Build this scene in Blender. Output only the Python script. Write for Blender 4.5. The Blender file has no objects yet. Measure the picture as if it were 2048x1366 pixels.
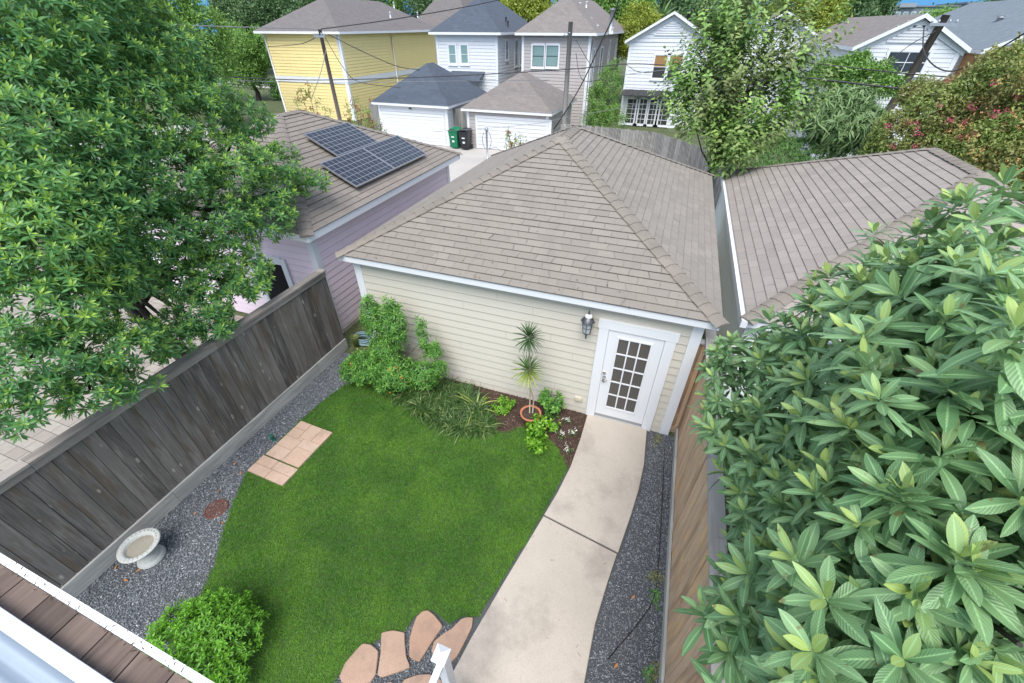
import bpy, math, random
import numpy as np
from mathutils import Vector, Matrix
random.seed(7); rng = np.random.default_rng(7)
R_ = math.radians
sc = bpy.context.scene
COL = sc.collection

# ------------------------------------------------------------------ camera
CAM = np.array([5.175, -5.661, 5.923]); YAW, PITCH, ROLL, FPX = R_(19.84), R_(37.34), R_(0.058), 830.28
def _rot(yaw, pitch, roll):
    cy, sy, cp, sp = math.cos(yaw), math.sin(yaw), math.cos(pitch), math.sin(pitch)
    f = np.array([-sy*cp, cy*cp, -sp]); r = np.array([cy, sy, 0.]); u = np.cross(r, f)
    cr, sr = math.cos(roll), math.sin(roll)
    return np.array([cr*r+sr*u, -sr*r+cr*u, f])
CR = _rot(YAW, PITCH, ROLL)
cd = bpy.data.cameras.new('camera'); cam = bpy.data.objects.new('camera', cd); COL.objects.link(cam)
M = Matrix(((CR[0][0], CR[1][0], -CR[2][0]), (CR[0][1], CR[1][1], -CR[2][1]), (CR[0][2], CR[1][2], -CR[2][2])))
cam.matrix_world = Matrix.Translation(Vector(CAM)) @ M.to_4x4()
cd.sensor_width = 36; cd.lens = FPX/2048*36; cd.clip_start = 0.05; cd.clip_end = 1500
sc.camera = cam

# ------------------------------------------------------------------ world, sun, exposure
SUN_EL, SUN_AZ = R_(60), R_(172)      # azimuth clockwise from +Y
w = bpy.data.worlds.new('World'); sc.world = w; w.use_nodes = True
nt = w.node_tree; sky = nt.nodes.new('ShaderNodeTexSky'); sky.sky_type = 'NISHITA'; sky.sun_disc = False
sky.sun_elevation = SUN_EL; sky.sun_rotation = SUN_AZ; sky.air_density = 1.0; sky.dust_density = 1.0; sky.ozone_density = 1.0
bg = nt.nodes['Background']; bg.inputs[1].default_value = 0.15; hs = nt.nodes.new('ShaderNodeHueSaturation'); hs.inputs['Saturation'].default_value = .6; nt.links.new(sky.outputs[0], hs.inputs['Color'])
tc = nt.nodes.new('ShaderNodeTexCoord'); sx_ = nt.nodes.new('ShaderNodeSeparateXYZ'); nt.links.new(tc.outputs['Generated'], sx_.inputs[0])
rp = nt.nodes.new('ShaderNodeValToRGB'); rp.color_ramp.elements[0].position = .10; rp.color_ramp.elements[1].position = .22; nt.links.new(sx_.outputs[2], rp.inputs[0])
mx_ = nt.nodes.new('ShaderNodeMix'); mx_.data_type = 'RGBA'; nt.links.new(rp.outputs[0], mx_.inputs[0]); mx_.inputs[6].default_value = (.45, 1.35, 2.6, 1); nt.links.new(hs.outputs[0], mx_.inputs[7]); nt.links.new(mx_.outputs[2], bg.inputs[0])   # clear blue band above the horizon, paler cloud light higher up
sd = bpy.data.lights.new('sun', 'SUN'); sd.energy = 1.9; sd.angle = R_(42); sd.color = (1, .965, .92)
sun = bpy.data.objects.new('sun', sd); COL.objects.link(sun)
sv = Vector((math.sin(SUN_AZ)*math.cos(SUN_EL), math.cos(SUN_AZ)*math.cos(SUN_EL), math.sin(SUN_EL)))
sun.rotation_euler = sv.to_track_quat('Z', 'Y').to_euler(); sun.location = (0, 0, 30)
sc.view_settings.view_transform = 'Standard'; sc.view_settings.look = 'None'
sc.view_settings.exposure = 1.16; sc.view_settings.gamma = 1
sc.cycles.max_bounces = 7; sc.cycles.diffuse_bounces = 4; sc.cycles.transparent_max_bounces = 8

# ------------------------------------------------------------------ pixel -> world helpers (photo pixels, 2048 wide)
def ray(px, py): return CR.T @ np.array([(px-1024)/FPX, (683-py)/FPX, 1.])
def Zp(px, py, z=0.): d = ray(px, py); return CAM+d*(z-CAM[2])/d[2]
def Yp(px, py, y): d = ray(px, py); return CAM+d*(y-CAM[1])/d[1]
def Xp(px, py, x): d = ray(px, py); return CAM+d*(x-CAM[0])/d[0]
def Dp(px, py, d): r = ray(px, py); return CAM+r/np.linalg.norm(r)*d

# ------------------------------------------------------------------ object helpers
ORG = {}
def tag(o, label=None, cat=None, group=None, kind=None):
    if label: o['label'] = label
    if cat: o['category'] = cat
    if group: o['group'] = group
    if kind: o['kind'] = kind
    return o
def thing(name, label, cat, loc, group=None):
    o = bpy.data.objects.new(name, None); COL.objects.link(o); o.location = Vector([float(a) for a in loc]); o.empty_display_size = .2
    ORG[o.name] = np.array([float(a) for a in loc]); return tag(o, label, cat, group)
def link(name, me, mat, parent=None, origin=None):
    o = bpy.data.objects.new(name, me); COL.objects.link(o)
    if mat is not None: me.materials.append(mat)
    if parent is not None: o.parent = parent; ORG[o.name] = ORG[parent.name]
    else:
        ORG[o.name] = origin; o.location = Vector(origin)
    return o
def build_np(name, mat, V, F, UV=None, T=None, parent=None, origin=None, smooth=False):
    """V (n,3) F (m,4) quads; UV per vertex; T per vertex tint"""
    V = np.asarray(V, float)
    if parent is not None: org = ORG[parent.name]
    else: org = np.array(origin if origin is not None else (0, 0, 0), float)
    me = bpy.data.meshes.new(name); n = len(V); m = len(F)
    me.vertices.add(n); me.vertices.foreach_set('co', (V-org).astype(np.float32).ravel())
    me.loops.add(m*4); me.loops.foreach_set('vertex_index', np.asarray(F, np.int32).ravel())
    me.polygons.add(m); me.polygons.foreach_set('loop_start', np.arange(0, m*4, 4, dtype=np.int32))
    me.polygons.foreach_set('loop_total', np.full(m, 4, np.int32))
    if smooth: me.polygons.foreach_set('use_smooth', np.ones(m, bool))
    me.update(calc_edges=True)
    if UV is not None:
        l = me.uv_layers.new(name='UVMap'); l.data.foreach_set('uv', np.asarray(UV, np.float32)[np.asarray(F).ravel()].ravel())
    if T is not None:
        a = me.attributes.new('tint', 'FLOAT', 'POINT'); a.data.foreach_set('value', np.asarray(T, np.float32))
    return link(name, me, mat, parent, org)

class MB:
    def __init__(s): s.v = []; s.f = []; s.uv = []; s.t = []; s.sm = []
    def face(s, pts, uv=None, t=0., smooth=False):
        i = len(s.v); s.v += [tuple(map(float, p)) for p in pts]; s.f.append(tuple(range(i, i+len(pts))))
        s.uv += list(uv) if uv is not None else [(float(p[0])+float(p[1]), float(p[2])) for p in pts]; s.t.append(t); s.sm.append(smooth)
    def grid(s, rows, t=0., closed=False, uvs=1., smooth=True):
        """rows: list of lists of points, shared verts"""
        i = len(s.v); n = len(rows[0])
        base = {}
        for r in rows: s.v += [tuple(map(float, p)) for p in r]
        for a in range(len(rows)-1):
            for b in range(n if closed else n-1):
                c = (b+1) % n
                q = (i+a*n+b, i+a*n+c, i+(a+1)*n+c, i+(a+1)*n+b)
                s.f.append(q); s.uv += [(b*uvs, a*uvs), ((b+1)*uvs, a*uvs), ((b+1)*uvs, (a+1)*uvs), (b*uvs, (a+1)*uvs)]; s.t.append(t); s.sm.append(smooth)
        return i
    def box(s, x0, y0, z0, x1, y1, z1, t=0., grain=2, off=0.):
        x0, x1 = sorted((x0, x1)); y0, y1 = sorted((y0, y1)); z0, z1 = sorted((z0, z1))
        P = [(x0,y0,z0),(x1,y0,z0),(x1,y1,z0),(x0,y1,z0),(x0,y0,z1),(x1,y0,z1),(x1,y1,z1),(x0,y1,z1)]
        o = [a for a in range(3) if a != grain]
        for q in ((0,3,2,1),(4,5,6,7),(0,1,5,4),(1,2,6,5),(2,3,7,6),(3,0,4,7)):
            pts = [P[k] for k in q]; s.face(pts, [(p[o[0]]+p[o[1]]+off, p[grain]) for p in pts], t)
    def obox(s, o, ax, ay, az, t=0.):
        """o corner, three edge vectors"""
        o, ax, ay, az = [np.array(a, float) for a in (o, ax, ay, az)]
        P = [o, o+ax, o+ax+ay, o+ay, o+az, o+ax+az, o+ax+ay+az, o+ay+az]
        L = [0, np.linalg.norm(ax), np.linalg.norm(ay), np.linalg.norm(az)]
        for q in ((0,3,2,1),(4,5,6,7),(0,1,5,4),(1,2,6,5),(2,3,7,6),(3,0,4,7)):
            s.face([P[k] for k in q], [((k in (1,2,5,6))*L[1]+(k > 3)*L[3], (k in (2,3,6,7))*L[2]) for k in q], t)
    def tube(s, pts, r, n=7, t=0., cap=True):
        pts = [np.array(p, float) for p in pts]; rr = r if hasattr(r, '__len__') else [r]*len(pts)
        rows = []; up = np.array([0, 0, 1.])
        for i, p in enumerate(pts):
            d = pts[min(i+1, len(pts)-1)]-pts[max(i-1, 0)]; d = d/(np.linalg.norm(d)+1e-9)
            a = np.cross(d, up if abs(d[2]) < .95 else np.array([1., 0, 0])); a /= np.linalg.norm(a); b = np.cross(d, a)
            rows.append([p+rr[i]*(math.cos(k*2*math.pi/n)*a+math.sin(k*2*math.pi/n)*b) for k in range(n)])
        i0 = s.grid(rows, t, closed=True, uvs=.1)
        if cap:
            s.f.append(tuple(range(i0, i0+n))); s.uv += [(0, 0)]*n; s.t.append(t); s.sm.append(False)
            j = i0+n*(len(rows)-1); s.f.append(tuple(range(j+n-1, j-1, -1))); s.uv += [(0, 0)]*n; s.t.append(t); s.sm.append(False)
    def lathe(s, c, prof, n=24, t=0.):
        rows = [[(c[0]+r*math.cos(k*2*math.pi/n), c[1]+r*math.sin(k*2*math.pi/n), c[2]+z) for k in range(n)] for r, z in prof]
        s.grid(rows, t, closed=True, uvs=.05)
    def prism(s, poly, z0, z1, t=0., ch=0.):
        P = [np.array(p[:2], float) for p in poly]
        a = sum(P[i][0]*P[(i+1) % len(P)][1]-P[(i+1) % len(P)][0]*P[i][1] for i in range(len(P)))
        if a < 0: P = P[::-1]
        c = sum(P)/len(P); n = len(P)
        s.sm_ = 0
        Q = [p+(c-p)/(np.linalg.norm(c-p)+1e-9)*ch for p in P]
        s.face([(q[0], q[1], z1) for q in Q], [(q[0], q[1]) for q in Q], t)
        for i in range(n):
            j = (i+1) % n
            if ch: s.face([(P[i][0], P[i][1], z1-ch), (P[j][0], P[j][1], z1-ch), (Q[j][0], Q[j][1], z1), (Q[i][0], Q[i][1], z1)], [tuple(P[i]), tuple(P[j]), tuple(Q[j]), tuple(Q[i])], t)
            s.face([(P[i][0], P[i][1], z0), (P[j][0], P[j][1], z0), (P[j][0], P[j][1], z1-ch), (P[i][0], P[i][1], z1-ch)], [(P[i][0], P[i][1])]*2+[(P[j][0], P[j][1])]*2, t)
    def build(s, name, mat, parent=None, origin=(0, 0, 0)):
        org = ORG[parent.name] if parent is not None else np.array([float(a) for a in origin])
        me = bpy.data.meshes.new(name); me.from_pydata([tuple(np.array(p)-org) for p in s.v], [], s.f)
        uv = me.uv_layers.new(name='UVMap'); uv.data.foreach_set('uv', np.array(s.uv, np.float32).ravel())
        a = me.attributes.new('tint', 'FLOAT', 'FACE'); a.data.foreach_set('value', np.array(s.t, np.float32))
        me.polygons.foreach_set('use_smooth', np.array(s.sm, bool))
        return link(name, me, mat, parent, org)

# ------------------------------------------------------------------ materials
def srgb(r, g, b):
    return tuple(((c/255)/12.92 if c/255 <= .04045 else ((c/255+.055)/1.055)**2.4) for c in (r, g, b))+(1,)
class N:
    def __init__(s, name):
        s.m = bpy.data.materials.new(name); s.m.use_nodes = True; s.t = s.m.node_tree; s.b = s.t.nodes['Principled BSDF']
    def n(s, typ, props=None, **inp):
        x = s.t.nodes.new('ShaderNode'+typ)
        for k, v in (props or {}).items(): setattr(x, k, v)
        for k, v in inp.items(): s.set(x, k, v)
        return x
    def set(s, x, k, v):
        i = x.inputs[int(k[1:])] if (k[0] == 'i' and k[1:].isdigit()) else x.inputs[k.replace('_', ' ')]
        if isinstance(v, bpy.types.NodeSocket): s.t.links.new(v, i)
        elif isinstance(v, bpy.types.Node): s.t.links.new(v.outputs[0], i)
        else: i.default_value = v
    def base(s, v): s.set(s.b, 'Base_Color', v)
    def noise(s, vec, scale, detail=4, rough=.6, dist=0):
        return s.n('TexNoise', Vector=vec, Scale=scale, Detail=detail, Roughness=rough, Distortion=dist).outputs[0]
    def ramp(s, fac, stops):
        r = s.n('ValToRGB', Fac=fac); e = r.color_ramp.elements
        while len(e) < len(stops): e.new(.5)
        for k, (p, c) in enumerate(stops): e[k].position = p; e[k].color = c if hasattr(c, '__len__') else (c, c, c, 1)
        return r.outputs[0]
    def mix(s, fac, a, b, mode='MIX'):
        x = s.n('Mix', dict(data_type='RGBA', blend_type=mode)); s.set(x, 'i0', fac); s.set(x, 'i6', a); s.set(x, 'i7', b); return x.outputs[2]
    def math(s, op, a, b=0.):
        return s.n('Math', dict(operation=op), i0=a, i1=b).outputs[0]
    def obj(s): return s.n('TexCoord').outputs['Object']
    def geo(s): return s.n('NewGeometry').outputs['Position']
    def uv(s): return s.n('TexCoord').outputs['UV']
    def scale(s, vec, sc_): return s.n('Mapping', Vector=vec, Scale=sc_).outputs[0]
    def tint(s): return s.n('Attribute', dict(attribute_name='tint')).outputs['Fac']
    def bump(s, h, strength=.3, dist=.01):
        b = s.n('Bump', Height=h, Strength=strength, Distance=dist); s.set(s.b, 'Normal', b.outputs[0])
    def rough(s, v): s.set(s.b, 'Roughness', v)
def vmul(c, k): return (c[0]*k, c[1]*k, c[2]*k, 1)

def paint(name, c, rough=.5, var=.06, dirt=.0, metal=0.):
    m = N(name); p = m.geo(); nz = m.noise(p, 1.3, 5); c1 = m.mix(nz, vmul(c, 1-var*1.6), vmul(c, 1+var))
    c1 = m.mix(m.math('GREATER_THAN', m.tint(), 1.5), c1, vmul(c, .45))
    if dirt: c1 = m.mix(m.math('MULTIPLY', m.ramp(m.noise(m.scale(p, (6, 6, 1.2)), 1.6, 6, .7), [(.45, 0), (.8, 1)]), dirt), c1, vmul(c, .45))
    m.base(c1); m.rough(rough); m.b.inputs['Metallic'].default_value = metal
    m.bump(m.noise(p, 60, 3), .12, .003); return m.m
def shingle(name, c, e=.14, tab=.3, var=.26, slot=.014):
    m = N(name); uv = m.uv(); c2 = vmul(c, 1-var)
    wv = m.n('VectorMath', dict(operation='ADD'), i0=uv, i1=m.n('CombineXYZ', X=m.math('MULTIPLY', m.noise(m.scale(uv, (.9, 1/e*.13, 1)), 3., 1), .22)).outputs[0]).outputs[0]
    b = m.n('TexBrick', dict(offset=.5, offset_frequency=2), Vector=wv, Color1=(0, 0, 0, 1), Color2=(1, 1, 1, 1), Mortar=(.5, .5, .5, 1), Scale=1., Brick_Width=tab, Row_Height=e)
    b.inputs['Mortar Size'].default_value = slot/2; b.inputs['Mortar Smooth'].default_value = .3
    big = m.noise(uv, .8, 4, .6); cc = m.mix(b.outputs[0], c2, vmul(c, 1+var*.5))
    cc = m.mix(m.ramp(big, [(.3, 0), (.7, 1)]), vmul(c, .92), cc)
    sp = m.noise(uv, 90, 2, .5); cc = m.mix(m.ramp(sp, [(.35, .75), (.65, 0)]), cc, vmul(c, .62))
    st = m.noise(m.scale(uv, (2.2, .35, 1)), 1, 4, .6); cc = m.mix(m.math('MULTIPLY', m.ramp(st, [(.55, 0), (.8, 1)]), .45), cc, vmul(c, .5))
    cc = m.mix(m.math('MULTIPLY', b.outputs[1], m.ramp(m.noise(uv, 2.6, 3), [(.38, .12), (.62, .85)])), cc, vmul(c, .36))
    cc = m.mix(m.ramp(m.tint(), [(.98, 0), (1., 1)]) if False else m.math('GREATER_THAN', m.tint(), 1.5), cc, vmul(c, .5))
    m.base(cc); m.rough(.92); m.bump(m.math('SUBTRACT', sp, m.math('MULTIPLY', b.outputs[1], 1.5)), .5, .004); return m.m
def wood(name, dark, light, warm=None, rough=.85, knots=.5, tan=None):
    m = N(name); uv = m.uv(); t = m.tint()
    cx = m.n('CombineXYZ', X=m.math('MULTIPLY', t, 37.), Y=m.math('MULTIPLY', t, 13.)).outputs[0]
    v = m.n('VectorMath', dict(operation='ADD'), i0=m.scale(uv, (1, 1, 1)), i1=cx).outputs[0]
    g = m.noise(m.scale(v, (55, 2.2, 1)), 1, 6, .65, .4); g2 = m.noise(m.scale(v, (7, .9, 1)), 1, 4, .6, .5)
    c = m.mix(m.ramp(g, [(.3, 0), (.72, 1)]), dark, light)
    c = m.mix(m.ramp(g2, [(.42, .65), (.62, 0)]), c, vmul(dark, .6))
    c = m.mix(m.math('MULTIPLY', t, .45), c, vmul(light, 1.15))
    if warm: c = m.mix(m.ramp(m.noise(m.scale(v, (5, .8, 1)), 1.3, 3), [(.52, 0), (.66, .8)]), c, warm)
    if knots:
        vo = m.n('TexVoronoi', dict(distance='EUCLIDEAN'), Vector=m.scale(v, (5.5, 2.2, 1)), Scale=1.)
        c = m.mix(m.ramp(vo.outputs['Distance'], [(.05, knots), (.13, 0)]), c, vmul(light, 1.6)); 
        c = m.mix(m.ramp(vo.outputs['Distance'], [(.02, knots), (.05, 0)]), c, vmul(dark, .7))
    m.base(c); m.rough(rough); m.bump(g, .45, .004); return m.m
def leaf(name, dark, light, young, rough=.42, tr=.22, veins=0., back=None, patch=None, spots=0.):
    m = N(name); t = m.tint(); uv = m.uv(); p = m.geo()
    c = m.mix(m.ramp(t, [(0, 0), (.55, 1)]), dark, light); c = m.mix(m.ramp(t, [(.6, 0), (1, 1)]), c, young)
    if patch: c = m.mix(m.ramp(m.noise(p, patch[0], 3), [(.42, 0), (.62, 1)]), c, patch[1])
    sx = m.n('SeparateXYZ', Vector=uv); mid = m.math('ABSOLUTE', m.math('SUBTRACT', sx.outputs[1], .5))
    c = m.mix(m.ramp(mid, [(.02, .6), (.09, 0)]), c, vmul(light, 1.9))
    if spots: c = m.mix(m.math('MULTIPLY', m.ramp(m.noise(p, spots, 2, .5), [(.66, 0), (.72, .75)]), 1.), c, (.16, .10, .04, 1))
    m.base(c); m.rough(m.math('ADD', rough-.08, m.math('MULTIPLY', m.noise(p, 7., 2), .2))); m.b.inputs['Specular IOR Level'].default_value = .4
    if veins:
        wv = m.math('SINE', m.math('ADD', m.math('MULTIPLY', sx.outputs[0], 75.), m.math('MULTIPLY', mid, -32.)))
        m.bump(wv, veins, .004)
        nc = m.mix(m.ramp(wv, [(.0, .08), (1., 0)]), c, vmul(dark, .8)); m.base(nc); c = nc
    tb = m.n('BsdfTranslucent', Color=m.mix(.5, c, young)); ms = m.n('MixShader', i0=tr, i1=m.b.outputs[0], i2=tb.outputs[0])
    m.t.links.new(ms.outputs[0], m.t.nodes['Material Output'].inputs[0]); return m.m
def plain(name, c, rough=.5, metal=0.):
    return paint(name, c, rough, .03, 0, metal)
def glassm(name, c, rough=.05):
    m = N(name); m.base(m.mix(m.noise(m.geo(), .7, 3), c, vmul(c, 1.8))); m.rough(rough); m.b.inputs['Specular IOR Level'].default_value = .6; return m.m

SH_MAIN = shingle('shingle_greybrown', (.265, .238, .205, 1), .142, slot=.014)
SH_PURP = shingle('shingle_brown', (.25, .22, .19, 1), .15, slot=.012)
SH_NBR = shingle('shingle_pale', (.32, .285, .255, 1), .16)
SH_CAP = paint('shingle_cap', (.215, .19, .16, 1), .95, .34)
SH_SLATE = shingle('shingle_slate', (.075, .095, .125, 1), .15, .3, .35)
SH_DGREY = shingle('shingle_weathered', (.17, .155, .15, 1), .15, .3, .3)
SH_TAUPE = shingle('shingle_taupe', (.22, .195, .18, 1), .15, .3, .3)
SH_SLATE2 = shingle('shingle_slate_light', (.17, .21, .24, 1), .15, .3, .25)
CREAM = paint('cream_siding', (.56, .53, .455, 1), .55, .03)
WHITE = paint('white_trim', (.69, .71, .73, 1), .45, .03)
WHITE2 = paint('white_siding', (.66, .68, .70, 1), .5, .03)
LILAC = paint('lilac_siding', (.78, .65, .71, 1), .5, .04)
YELLOW = paint('yellow_siding', (.80, .66, .30, 1), .5, .04)
TAUPE = paint('taupe_siding', (.42, .385, .365, 1), .5, .04)
ORANGE = paint('orange_siding', (.62, .33, .13, 1), .5, .05)
MINT = paint('pale_green_siding', (.72, .79, .76, 1), .5, .03)
GREYM = plain('grey_metal', (.35, .37, .39, 1), .4, .5)
BLACKM = plain('black_metal', (.015, .015, .017, 1), .4)
SILVER = plain('silver_metal', (.5, .5, .5, 1), .3, .9)
BRONZE = plain('aged_pewter', (.10, .105, .11, 1), .4, .6)
GLASS = glassm('window_glass', (.03, .032, .032, 1)); GLASST = glassm('teal_glass', (.14, .21, .20, 1), .12)
GLASSL = glassm('lamp_glass', (.30, .33, .34, 1), .15); BLIND = plain('tan_blind', (.28, .16, .06, 1), .7); BLINDT = plain('teal_blind', (.28, .45, .42, 1), .6)
FWOOD_D = wood('weathered_dark_wood', (.035, .034, .034, 1), (.135, .125, .115, 1), None, .85, .35)
FWOOD_B = wood('weathered_brown_wood', (.016, .015, .015, 1), (.26, .235, .21, 1), (.11, .08, .055, 1), .85, .9)
GWOOD = wood('grey_board', (.29, .285, .26, 1), (.50, .495, .46, 1), None, .85, .15)
CAPW = wood('cap_rail_wood', (.16, .14, .12, 1), (.37, .335, .30, 1), None, .85, .2)
CEDAR = wood('tan_cedar', (.34, .21, .12, 1), (.62, .46, .32, 1), (.66, .41, .19, 1), .8, .3)
DECKW = wood('deck_brown', (.055, .037, .028, 1), (.20, .145, .115, 1), None, .75, .3)
POLEW = wood('pole_wood', (.07, .055, .045, 1), (.17, .14, .12, 1), None, .9, 0)
OLDF = wood('pale_grey_fence_wood', (.13, .125, .115, 1), (.34, .33, .31, 1), None, .9, .1)
BARK = wood('bark', (.03, .024, .02, 1), (.10, .08, .065, 1), None, .95, 0)
TERRA = plain('terracotta', (.42, .16, .08, 1), .8)
WIRE = plain('cable_black', (.03, .03, .033, 1), .6); WIREG = plain('cable_grey', (.17, .18, .19, 1), .6)

def concrete(name, c, sc1=1.1, spots=.3, stain=None):
    m = N(name); p = m.geo(); c1 = m.mix(m.ramp(m.noise(p, sc1, 6, .65), [(.3, 0), (.7, 1)]), vmul(c, .88), vmul(c, 1.07))
    c1 = m.mix(m.ramp(m.noise(p, 55, 4, .7), [(.35, spots), (.55, 0)]), c1, vmul(c, .6))
    c1 = m.mix(m.math('MULTIPLY', m.tint(), .55), c1, (c[0]*.86, c[1]*.74, c[2]*.68, 1))
    if stain: c1 = m.mix(m.math('MULTIPLY', m.ramp(m.noise(p, .9 if sc1 < 2 else 3.5, 5, .7), [(.5, 0), (.68, 1)]), stain), c1, vmul(c, .5))
    m.base(c1); m.rough(.9); m.bump(m.noise(p, 120, 4, .7), .25, .003); return m.m
CONC = concrete('path_concrete', (.455, .405, .345, 1), .8, stain=.6)
ROADM = concrete('alley_concrete', (.40, .38, .35, 1), .5)
STONE = concrete('flagstone', (.40, .275, .20, 1), 2.6, .4, .5)
PAVER = concrete('paver_pinkish', (.48, .36, .275, 1), 4, .4, .45)
URN = concrete('cast_stone', (.42, .44, .41, 1), 5, .4, .2)
RUST = concrete('rusty_iron', (.13, .05, .035, 1), 14, .5)
def groundmat(name, a, b, sc1, sc2=40):
    m = N(name); p = m.geo(); c = m.mix(m.ramp(m.noise(p, sc1, 6, .7), [(.35, 0), (.65, 1)]), a, b)
    c = m.mix(m.ramp(m.noise(p, sc2, 4, .7), [(.35, .7), (.6, 0)]), c, vmul(a, .45)); m.base(c); m.rough(.95); m.bump(m.noise(p, sc2, 4, .7), .8, .02); return m.m
G_FIELD = groundmat('rough_grass_ground', (.06, .085, .03, 1), (.11, .13, .05, 1), .6, 12)
G_LAWN = groundmat('lawn_ground', (.035, .085, .012, 1), (.06, .13, .018, 1), 1.3, 60)
G_GRAV = groundmat('slate_chip_ground', (.09, .10, .112, 1), (.12, .125, .13, 1), 3, 90)
G_MULCH = groundmat('mulch_ground', (.05, .03, .022, 1), (.09, .058, .042, 1), 4, 70)
def chipmat(name, a, b, hi):
    m = N(name); t = m.tint(); c = m.mix(t, a, b); c = m.mix(m.ramp(t, [(.93, 0), (.97, 1)]), c, hi); m.base(c); m.rough(.8); return m.m
CHIPS = chipmat('slate_chips', (.10, .113, .125, 1), (.29, .31, .325, 1), (.45, .46, .47, 1))
MCHIP = chipmat('mulch_chips', (.04, .022, .015, 1), (.14, .085, .06, 1), (.25, .17, .12, 1))
def paversm():
    m = N('yard_pavers'); p = m.geo()
    b = m.n('TexBrick', dict(offset=.5), Vector=p, Color1=(.25, .22, .19, 1), Color2=(.36, .33, .28, 1), Mortar=(.10, .09, .08, 1), Scale=1., Brick_Width=.32, Row_Height=.2)
    b.inputs['Mortar Size'].default_value = .006
    m.base(m.mix(m.ramp(m.noise(p, 9, 5), [(.3, .35), (.7, 0)]), b.outputs[0], (.2, .18, .16, 1))); m.rough(.9); m.bump(m.math('SUBTRACT', 1., b.outputs[1]), .5, .01); return m.m
PAVERS = paversm()
def panelm():
    m = N('solar_cells'); uv = m.uv()
    b = m.n('TexBrick', dict(offset=0.), Vector=uv, Color1=(.014, .019, .030, 1), Color2=(.022, .028, .042, 1), Mortar=(.24, .26, .28, 1), Scale=1., Brick_Width=1., Row_Height=1.)
    b.inputs['Mortar Size'].default_value = .035; m.base(b.outputs[0]); m.rough(.15); return m.m
SOLAR = panelm()

L_TREE = leaf('leaf_dark_glossy', (.036, .125, .048, 1), (.10, .255, .08, 1), (.38, .56, .09, 1), .4, .28)
L_LOQ = leaf('leaf_loquat', (.085, .20, .08, 1), (.21, .36, .165, 1), (.40, .52, .15, 1), .36, .25, .22, spots=22.)
L_BUSH = leaf('leaf_bright_bush', (.045, .14, .015, 1), (.12, .31, .025, 1), (.20, .44, .03, 1), .4, .25)
L_UMB = leaf('leaf_umbrella_bush', (.04, .13, .025, 1), (.10, .26, .045, 1), (.20, .40, .06, 1), .45, .25)
L_LIR = leaf('leaf_liriope', (.018, .05, .015, 1), (.06, .13, .025, 1), (.30, .36, .15, 1), .45, .15)
L_LIME = leaf('leaf_lime', (.06, .18, .012, 1), (.14, .34, .025, 1), (.30, .50, .06, 1), .4, .25)
L_YUC = leaf('leaf_yucca', (.02, .055, .018, 1), (.05, .12, .03, 1), (.48, .54, .12, 1), .4, .12)
L_VINE = leaf('leaf_vine', (.08, .18, .04, 1), (.19, .34, .085, 1), (.34, .50, .12, 1), .5, .25, patch=(1.0, (.19, .21, .09, 1)))
L_MYR = leaf('leaf_myrtle', (.10, .16, .035, 1), (.22, .31, .08, 1), (.34, .34, .10, 1), .5, .25, patch=(.9, (.22, .18, .07, 1)))
L_HED = leaf('leaf_hedge', (.06, .14, .03, 1), (.13, .27, .07, 1), (.16, .33, .08, 1), .5, .2)
L_WIL = leaf('leaf_weeping', (.08, .15, .055, 1), (.18, .29, .11, 1), (.20, .28, .13, 1), .5, .2)
L_FA = leaf('leaf_far_bright', (.07, .16, .035, 1), (.15, .29, .06, 1), (.20, .34, .06, 1), .5, .25)
L_FB = leaf('leaf_far_dark', (.04, .09, .035, 1), (.09, .17, .06, 1), (.09, .16, .05, 1), .5, .2)
L_FY = leaf('leaf_far_yellow', (.09, .13, .015, 1), (.21, .27, .03, 1), (.35, .40, .06, 1), .5, .25)
L_RED = leaf('leaf_red_seed', (.14, .05, .04, 1), (.33, .10, .08, 1), (.40, .20, .10, 1), .6, .2)
L_PINK = leaf('flower_pink', (.34, .05, .08, 1), (.48, .09, .15, 1), (.70, .15, .25, 1), .6, .2)
L_ORG = leaf('flower_orange', (.50, .10, .02, 1), (.62, .18, .04, 1), (.70, .30, .06, 1), .6, .2)
L_WHT = leaf('flower_white', (.70, .70, .66, 1), (.8, .8, .76, 1), (.85, .84, .75, 1), .6, .1)
L_DEAD = leaf('leaf_dead_orange', (.25, .10, .03, 1), (.42, .19, .07, 1), (.5, .27, .10, 1), .7, .05)
L_GRS = leaf('grass_blades', (.036, .12, .012, 1), (.075, .205, .018, 1), (.17, .33, .05, 1), .55, .25, patch=(1.3, (.115, .26, .022, 1)))

# ------------------------------------------------------------------ foliage tools
def leaf_tpl(L, W, droop=.3, fold=.25, segs=4, tip=.5, stalk=.04, pw=.85):
    """leaf along +X, returns V,F,UV"""
    if segs == 1:
        a = fold*W*.4; return np.array([(stalk*L, 0, 0), (L*.5, -W*.5, a-droop*L*.1), (L, 0, -droop*L*.45), (L*.5, W*.5, a-droop*L*.1)]), np.array([(0, 1, 2, 3)]), np.array([(0, .5), (.5, 0), (1, .5), (.5, 1)])
    V = []; UV = []; F = []
    for i in range(segs+1):
        s = i/segs; wd = W*.5*max(.06, math.sin(math.pi*min(1, s**(.5+tip*.6)))**pw) if 0 < i < segs else W*.04
        x = stalk*L+(1-stalk)*L*s*math.cos(droop*s*.7); z = -droop*L*s*s*.6
        V += [(x, -wd, z+fold*wd), (x, 0, z), (x, wd, z+fold*wd)]; UV += [(s, 0), (s, .5), (s, 1)]
    for i in range(segs):
        a = i*3; F += [(a, a+1, a+4, a+3), (a+1, a+2, a+5, a+4)]
    return np.array(V), np.array(F), np.array(UV)
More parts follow.
